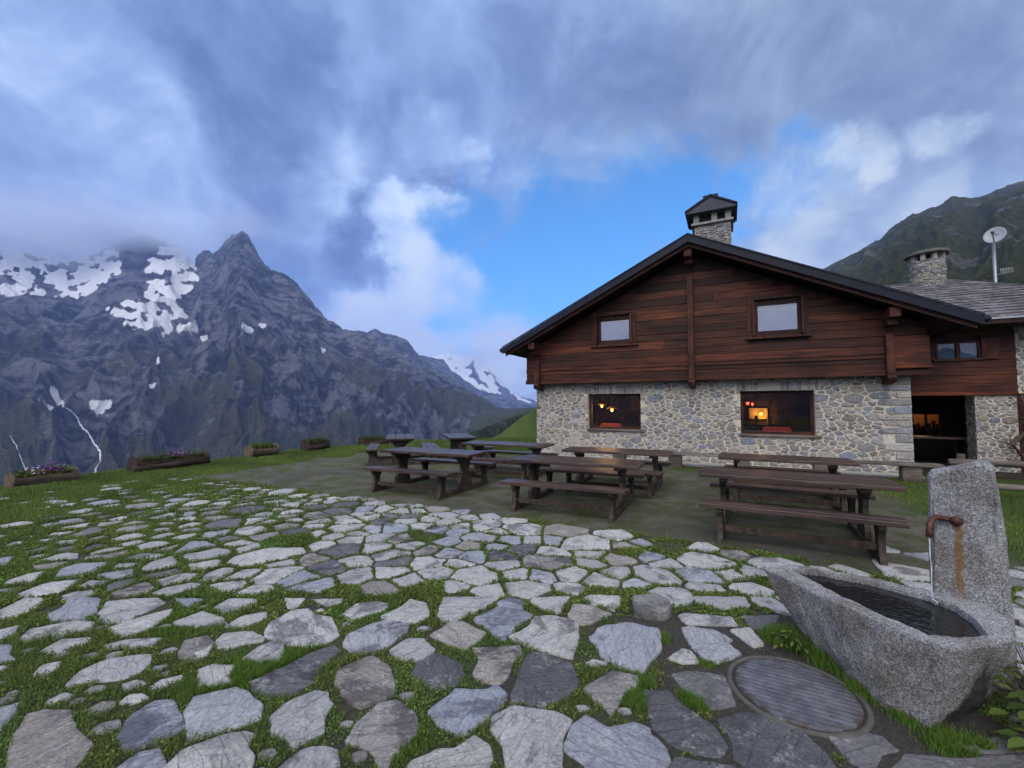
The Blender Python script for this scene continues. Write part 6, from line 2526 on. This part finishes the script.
t = NT('trough_water', 0.05, spec=0.6)
t.color((0.012, 0.013, 0.013))
t.p.inputs['IOR'].default_value = 1.33
w1 = t.noise(t.co(), 26, 3, .5, .4)
nd_ = t.N.new('ShaderNodeVectorMath')
nd_.operation = 'DISTANCE'
t.L.new(t.tc.outputs['Object'], nd_.inputs[0])
nd_.inputs[1].default_value = (.325, .035, .40)
rip = t.math('MULTIPLY', t.math('SINE', t.math('MULTIPLY', nd_.outputs['Value'], 190.0)), t.step(nd_.outputs['Value'], .20, .02, 0.0, 1.0))
t.bump(t.math('ADD', t.math('MULTIPLY', w1, 0.7), t.math('MULTIPLY', rip, .25)), .30, .012)
MAT['troughwater'] = t.mat
m = MB()
WZ = RIMZ - .034
n = len(CAV)
m.add([(x + (cc[0] - x) * .02 - 2.2, y + (cc[1] - y) * .02 - 2.6, WZ) for x, y in CAV], [tuple(range(n))])
m.build('water', MAT['troughwater'], spring)

# standing stone
def standing_stone():
    base = Vector((2.82, 2.695, 0))
    yaw = math.atan2(-.66, -.75)                 # front faces the trough and the viewer
    t = thing('standing_stone', 'tall rough pale granite stone with iron spout standing behind the trough', 'standing stone', base)
    front = Vector((math.cos(yaw), math.sin(yaw), 0))
    side = Vector((-front.y, front.x, 0)) * -1   # to the viewer's left
    if side.x > 0:
        side = -side
    out = [(.182, 0.0), (.180, .30), (.176, .60), (.172, .90), (.165, 1.16), (.150, 1.195), (.06, 1.228), (-.04, 1.262), (-.085, 1.268), (-.115, 1.24), (-.135, 1.05), (-.148, .80), (-.155, .55), (-.162, .25), (-.165, 0.0)]
    bm = bmesh.new()
    D = .12
    K = 8
    layers = []
    for j in range(K + 1):
        f = j / K
        d = D - 2 * D * f
        k = 1 - .10 * (abs(2 * f - 1) ** 4)
        layers.append([bm.verts.new(side * (a * k) + front * (d + .03 * (.9 - b)) + Vector((0, 0, b * (1 - .02 * abs(2 * f - 1) ** 3)))) for a, b in out])
    n = len(out)
    for j in range(K):
        for i in range(n):
            bm.faces.new((layers[j][i], layers[j][(i + 1) % n], layers[j + 1][(i + 1) % n], layers[j + 1][i]))
    bm.faces.new(layers[0][::-1])
    bm.faces.new(layers[-1])
    bmesh.ops.triangulate(bm, faces=[f for f in bm.faces if len(f.verts) > 4])
    bmesh.ops.subdivide_edges(bm, edges=bm.edges, cuts=3, use_grid_fill=True)
    # chip off the viewer's right edge
    pn = (front * .62 - side * .78 + Vector((0, 0, .05))).normalized()
    p0 = front * D - side * .095 + Vector((0, 0, .75))
    for v in bm.verts:
        if v.co.z < 1.02:
            d = (v.co - p0).dot(pn) - .018 + .05 * abs(v.co.z - .62)
            if d > 0:
                v.co -= pn * d
    displaced(bm, .012, 7, 11)
    bmesh.ops.triangulate(bm, faces=bm.faces)
    o = finish(bm, 'stone', [MAT['granite']], t)
    # rust run below the spout, part of the stone's own material
    g = MAT['granite'].copy()
    g.name = 'granite_rust_stained'
    nt = g.node_tree
    N, L = nt.nodes, nt.links
    pr = N['Principled BSDF']
    src = pr.inputs['Base Color'].links[0].from_socket
    tc = next(q for q in N if q.type == 'TEX_COORD')
    a = N.new('ShaderNodeVectorMath')
    a.operation = 'DOT_PRODUCT'
    L.new(tc.outputs['Object'], a.inputs[0])
    a.inputs[1].default_value = tuple(side)
    nz_ = N.new('ShaderNodeTexNoise')
    L.new(tc.outputs['Object'], nz_.inputs['Vector'])
    nz_.inputs['Scale'].default_value = 14

    def mth(op, x, y):
        q = N.new('ShaderNodeMath')
        q.operation = op
        for i, w in enumerate((x, y)):
            if isinstance(w, bpy.types.NodeSocket):
                L.new(w, q.inputs[i])
            else:
                q.inputs[i].default_value = w
        return q.outputs[0]

    def stp(x, p, q):
        s_ = N.new('ShaderNodeMapRange')
        s_.interpolation_type = 'SMOOTHSTEP'
        L.new(x, s_.inputs[0])
        s_.inputs[1].default_value = p
        s_.inputs[2].default_value = q
        return s_.outputs[0]
    off = mth('ABSOLUTE', mth('ADD', mth('SUBTRACT', a.outputs['Value'], SPOUT_SIDE), mth('MULTIPLY', mth('SUBTRACT', nz_.outputs['Fac'], .5), .05)), 0)
    sz_ = N.new('ShaderNodeSeparateXYZ')
    L.new(tc.outputs['Object'], sz_.inputs[0])
    f = mth('MULTIPLY', stp(off, .030, .006), mth('MULTIPLY', stp(sz_.outputs[2], .90, .86), stp(sz_.outputs[2], .40, .55)))
    dt = N.new('ShaderNodeVectorMath')
    dt.operation = 'DOT_PRODUCT'
    L.new(tc.outputs['Object'], dt.inputs[0])
    dt.inputs[1].default_value = tuple(front)
    f = mth('MULTIPLY', f, stp(dt.outputs['Value'], .05, .10))
    f = mth('MULTIPLY', f, .8)
    mx = N.new('ShaderNodeMix')
    mx.data_type = 'RGBA'
    L.new(f, mx.inputs[0])
    L.new(src, mx.inputs[6])
    mx.inputs[7].default_value = (.30, .15, .035, 1)
    L.new(mx.outputs[2], pr.inputs['Base Color'])
    o.data.materials[0] = g
    # spout
    m = MB()
    A = side * SPOUT_SIDE + front * (D - .02) + Vector((0, 0, .905))
    tip = Vector((2.525, 2.645, .808)) - base
    B = A + front * .07 + side * .09 + Vector((0, 0, .012))
    C2 = tip + Vector((0, 0, .06)) + (B - tip) * .12
    m.tube([A, A.lerp(B, .6), B, B.lerp(C2, .5) + Vector((0, 0, .008)), C2, C2.lerp(tip, .5) + Vector((0, 0, .004)), tip], [.0165, .0165, .017, .017, .017, .017, .018], 14)
    m.build('spout', MAT['rust'], t)
    m = MB()
    m.tube([A + front * .0, A + front * .045], [.029, .029], 14)
    m.build('collar', MAT['rust'], t)
    return t, base + tip


SPOUT_SIDE = .045
stone_thing, TIP = standing_stone()
MAT['falling'] = m_glass('falling_water', 0.25)
m = MB()
r = random.Random(5)
pts = [TIP + Vector((r.uniform(-.002, .002) - .012 * (k / 10), r.uniform(-.002, .002) - .012 * (k / 10), -(.80 - WZ) * k / 10)) for k in range(11)]
m.tube(pts, [.0034 - .0001 * k + r.uniform(-.0008, .0008) for k in range(11)], 8)
for k in range(14):
    a = r.uniform(0, 6.28)
    c = pts[-1] + Vector((math.cos(a) * r.uniform(.006, .035), math.sin(a) * r.uniform(.006, .035), r.uniform(.0, .022)))
    q = r.uniform(.002, .005)
    m.tube([c - Vector((0, 0, q)), c, c + Vector((0, 0, q))], [q * .3, q, q * .3], 6)
tag(m.build('water_jet', m_plain('splashing_water', (.62, .66, .72), .15, var=.1)), 'thin white jet of water falling from the iron spout into the trough', 'water jet')
stone_thing['label'] = 'tall rough pale granite upright stone that carries the rusty iron spout'

# ------------------------------------------------------------------ round cover in the paving
t = thing('manhole_cover', 'round grey ribbed cover set in a stone ring beside the trough', 'manhole cover', (MANHOLE[0], MANHOLE[1], 0))
m = MB()
seg = 64
lathe(m, [(.345, -.02), (.342, .006), (.334, .011), (.322, .011), (.314, .006), (.314, -.03)], 0, 0, seg, (.25, .24, .23))
m.build('ring', MAT['concrete'], t)
q = NT('cover_face', .6, spec=.4)
pp = q.co((1, 1, 1), rot=(0, 0, math.radians(-62)))
gx = q.sepxyz(pp)[0]
rib = q.math('SINE', q.math('MULTIPLY', gx, 165.0))
nn_ = q.noise(q.co(), 10, 6, .65)
n2_ = q.noise(q.co((1, 1, 1), rot=(0, 0, math.radians(-62))), 60, 4, .7)
cc_ = q.mix(q.step(nn_, .35, .70), (.075, .078, .094), (.155, .158, .182))
cc_ = q.mix(q.step(rib, -.55, -.95, 0, .55), cc_, (.07, .065, .065))
chip = q.noise(q.co((1, 2.2, 1), rot=(0, 0, math.radians(-62))), 22, 4, .6)
edge_ = q.N.new('ShaderNodeVectorMath')
edge_.operation = 'LENGTH'
q.L.new(q.tc.outputs['Object'], edge_.inputs[0])
cc_ = q.mix(q.math('MULTIPLY', q.step(edge_.outputs['Value'], .24, .30), q.step(q.noise(q.co(), 16, 5, .7), .42, .58)), cc_, (.055, .038, .034))
cc_ = q.mix(q.step(chip, .62, .67, 0, .85), cc_, (.045, .028, .026))
q.color(cc_)
q.bump(q.math('ADD', q.math('MULTIPLY', q.step(rib, -.95, -.2), .6), q.math('MULTIPLY', n2_, .5)), .6, .008)
m = MB()
lathe(m, [(.001, .016), (.10, .016), (.20, .0155), (.285, .0145), (.298, .012), (.301, .0), (.301, -.03)], 0, 0, seg)
m.build('lid', q.mat, t)


# ------------------------------------------------------------------ leafy weeds growing by the trough
def leafy_plant(x, y, h, spread, n, lf, label, seed, cat='plant'):
    r = np.random.default_rng(seed)
    t = thing('weed', label, cat, (x, y, 0))
    V0, F0, C0_, off = [], [], [], 0
    m = MB()
    for k in range(n):
        a = r.uniform(0, 2 * np.pi)
        L = spread * r.uniform(.35, 1.0)
        z = h * r.uniform(.35, 1.0) * (1.15 - .5 * L / spread)
        tip = np.array([np.cos(a) * L, np.sin(a) * L, z])
        mid = tip * np.array([.5, .5, .8])
        m.tube([(0, 0, 0), tuple(mid * .6), tuple(tip)], [.004, .003, .002], 5, (.6, .9, .5))
        ll = lf * r.uniform(.6, 1.25)
        d = np.array([np.cos(a + r.uniform(-.6, .6)), np.sin(a + r.uniform(-.6, .6)), r.uniform(-.5, .25)])
        d /= np.linalg.norm(d)
        w = np.cross(d, [0, 0, 1])
        w /= np.linalg.norm(w) + 1e-6
        up = np.cross(w, d)
        prof = [(0, .06), (.2, .42), (.45, .55), (.7, .42), (.88, .2), (1, .02)]
        vs_ = []
        for f, ww in prof:
            c = tip + d * ll * f - np.array([0, 0, .22 * ll * f * f])
            vs_ += [c - w * ll * ww * .5 + up * ll * ww * .13, c, c + w * ll * ww * .5 + up * ll * ww * .13]
        V0.append(np.array(vs_))
        fs = []
        for i in range(5):
            b = i * 3
            fs += [(b, b + 1, b + 4, b + 3), (b + 1, b + 2, b + 5, b + 4)]
        F0.append(np.array(fs) + off)
        off += 18
        col = GREENS[r.integers(0, 4)] * r.uniform(.7, 1.2)
        C0_.append(np.repeat(col[None], 18, 0))
    o = np_mesh('leaves', np.concatenate(V0), np.concatenate(F0), MAT['leaf'], np.concatenate(C0_), True)
    o.parent = t
    m.build('stems', MAT['vine'], t)
    return t


leafy_plant(2.62, 2.20, .34, .20, 60, .075, 'bushy green weed with broad leaves beside the near end of the trough', 1)
leafy_plant(2.44, 2.02, .16, .13, 26, .085, 'low broad leaved weed under the near corner of the trough', 2)
leafy_plant(2.86, 2.42, .30, .20, 46, .06, 'leafy green weed between the trough and the frame edge, behind the bushy one', 3)
leafy_plant(1.86, 2.90, .14, .12, 46, .035, 'tuft of small leaved weed under the pointed far end of the trough', 4)
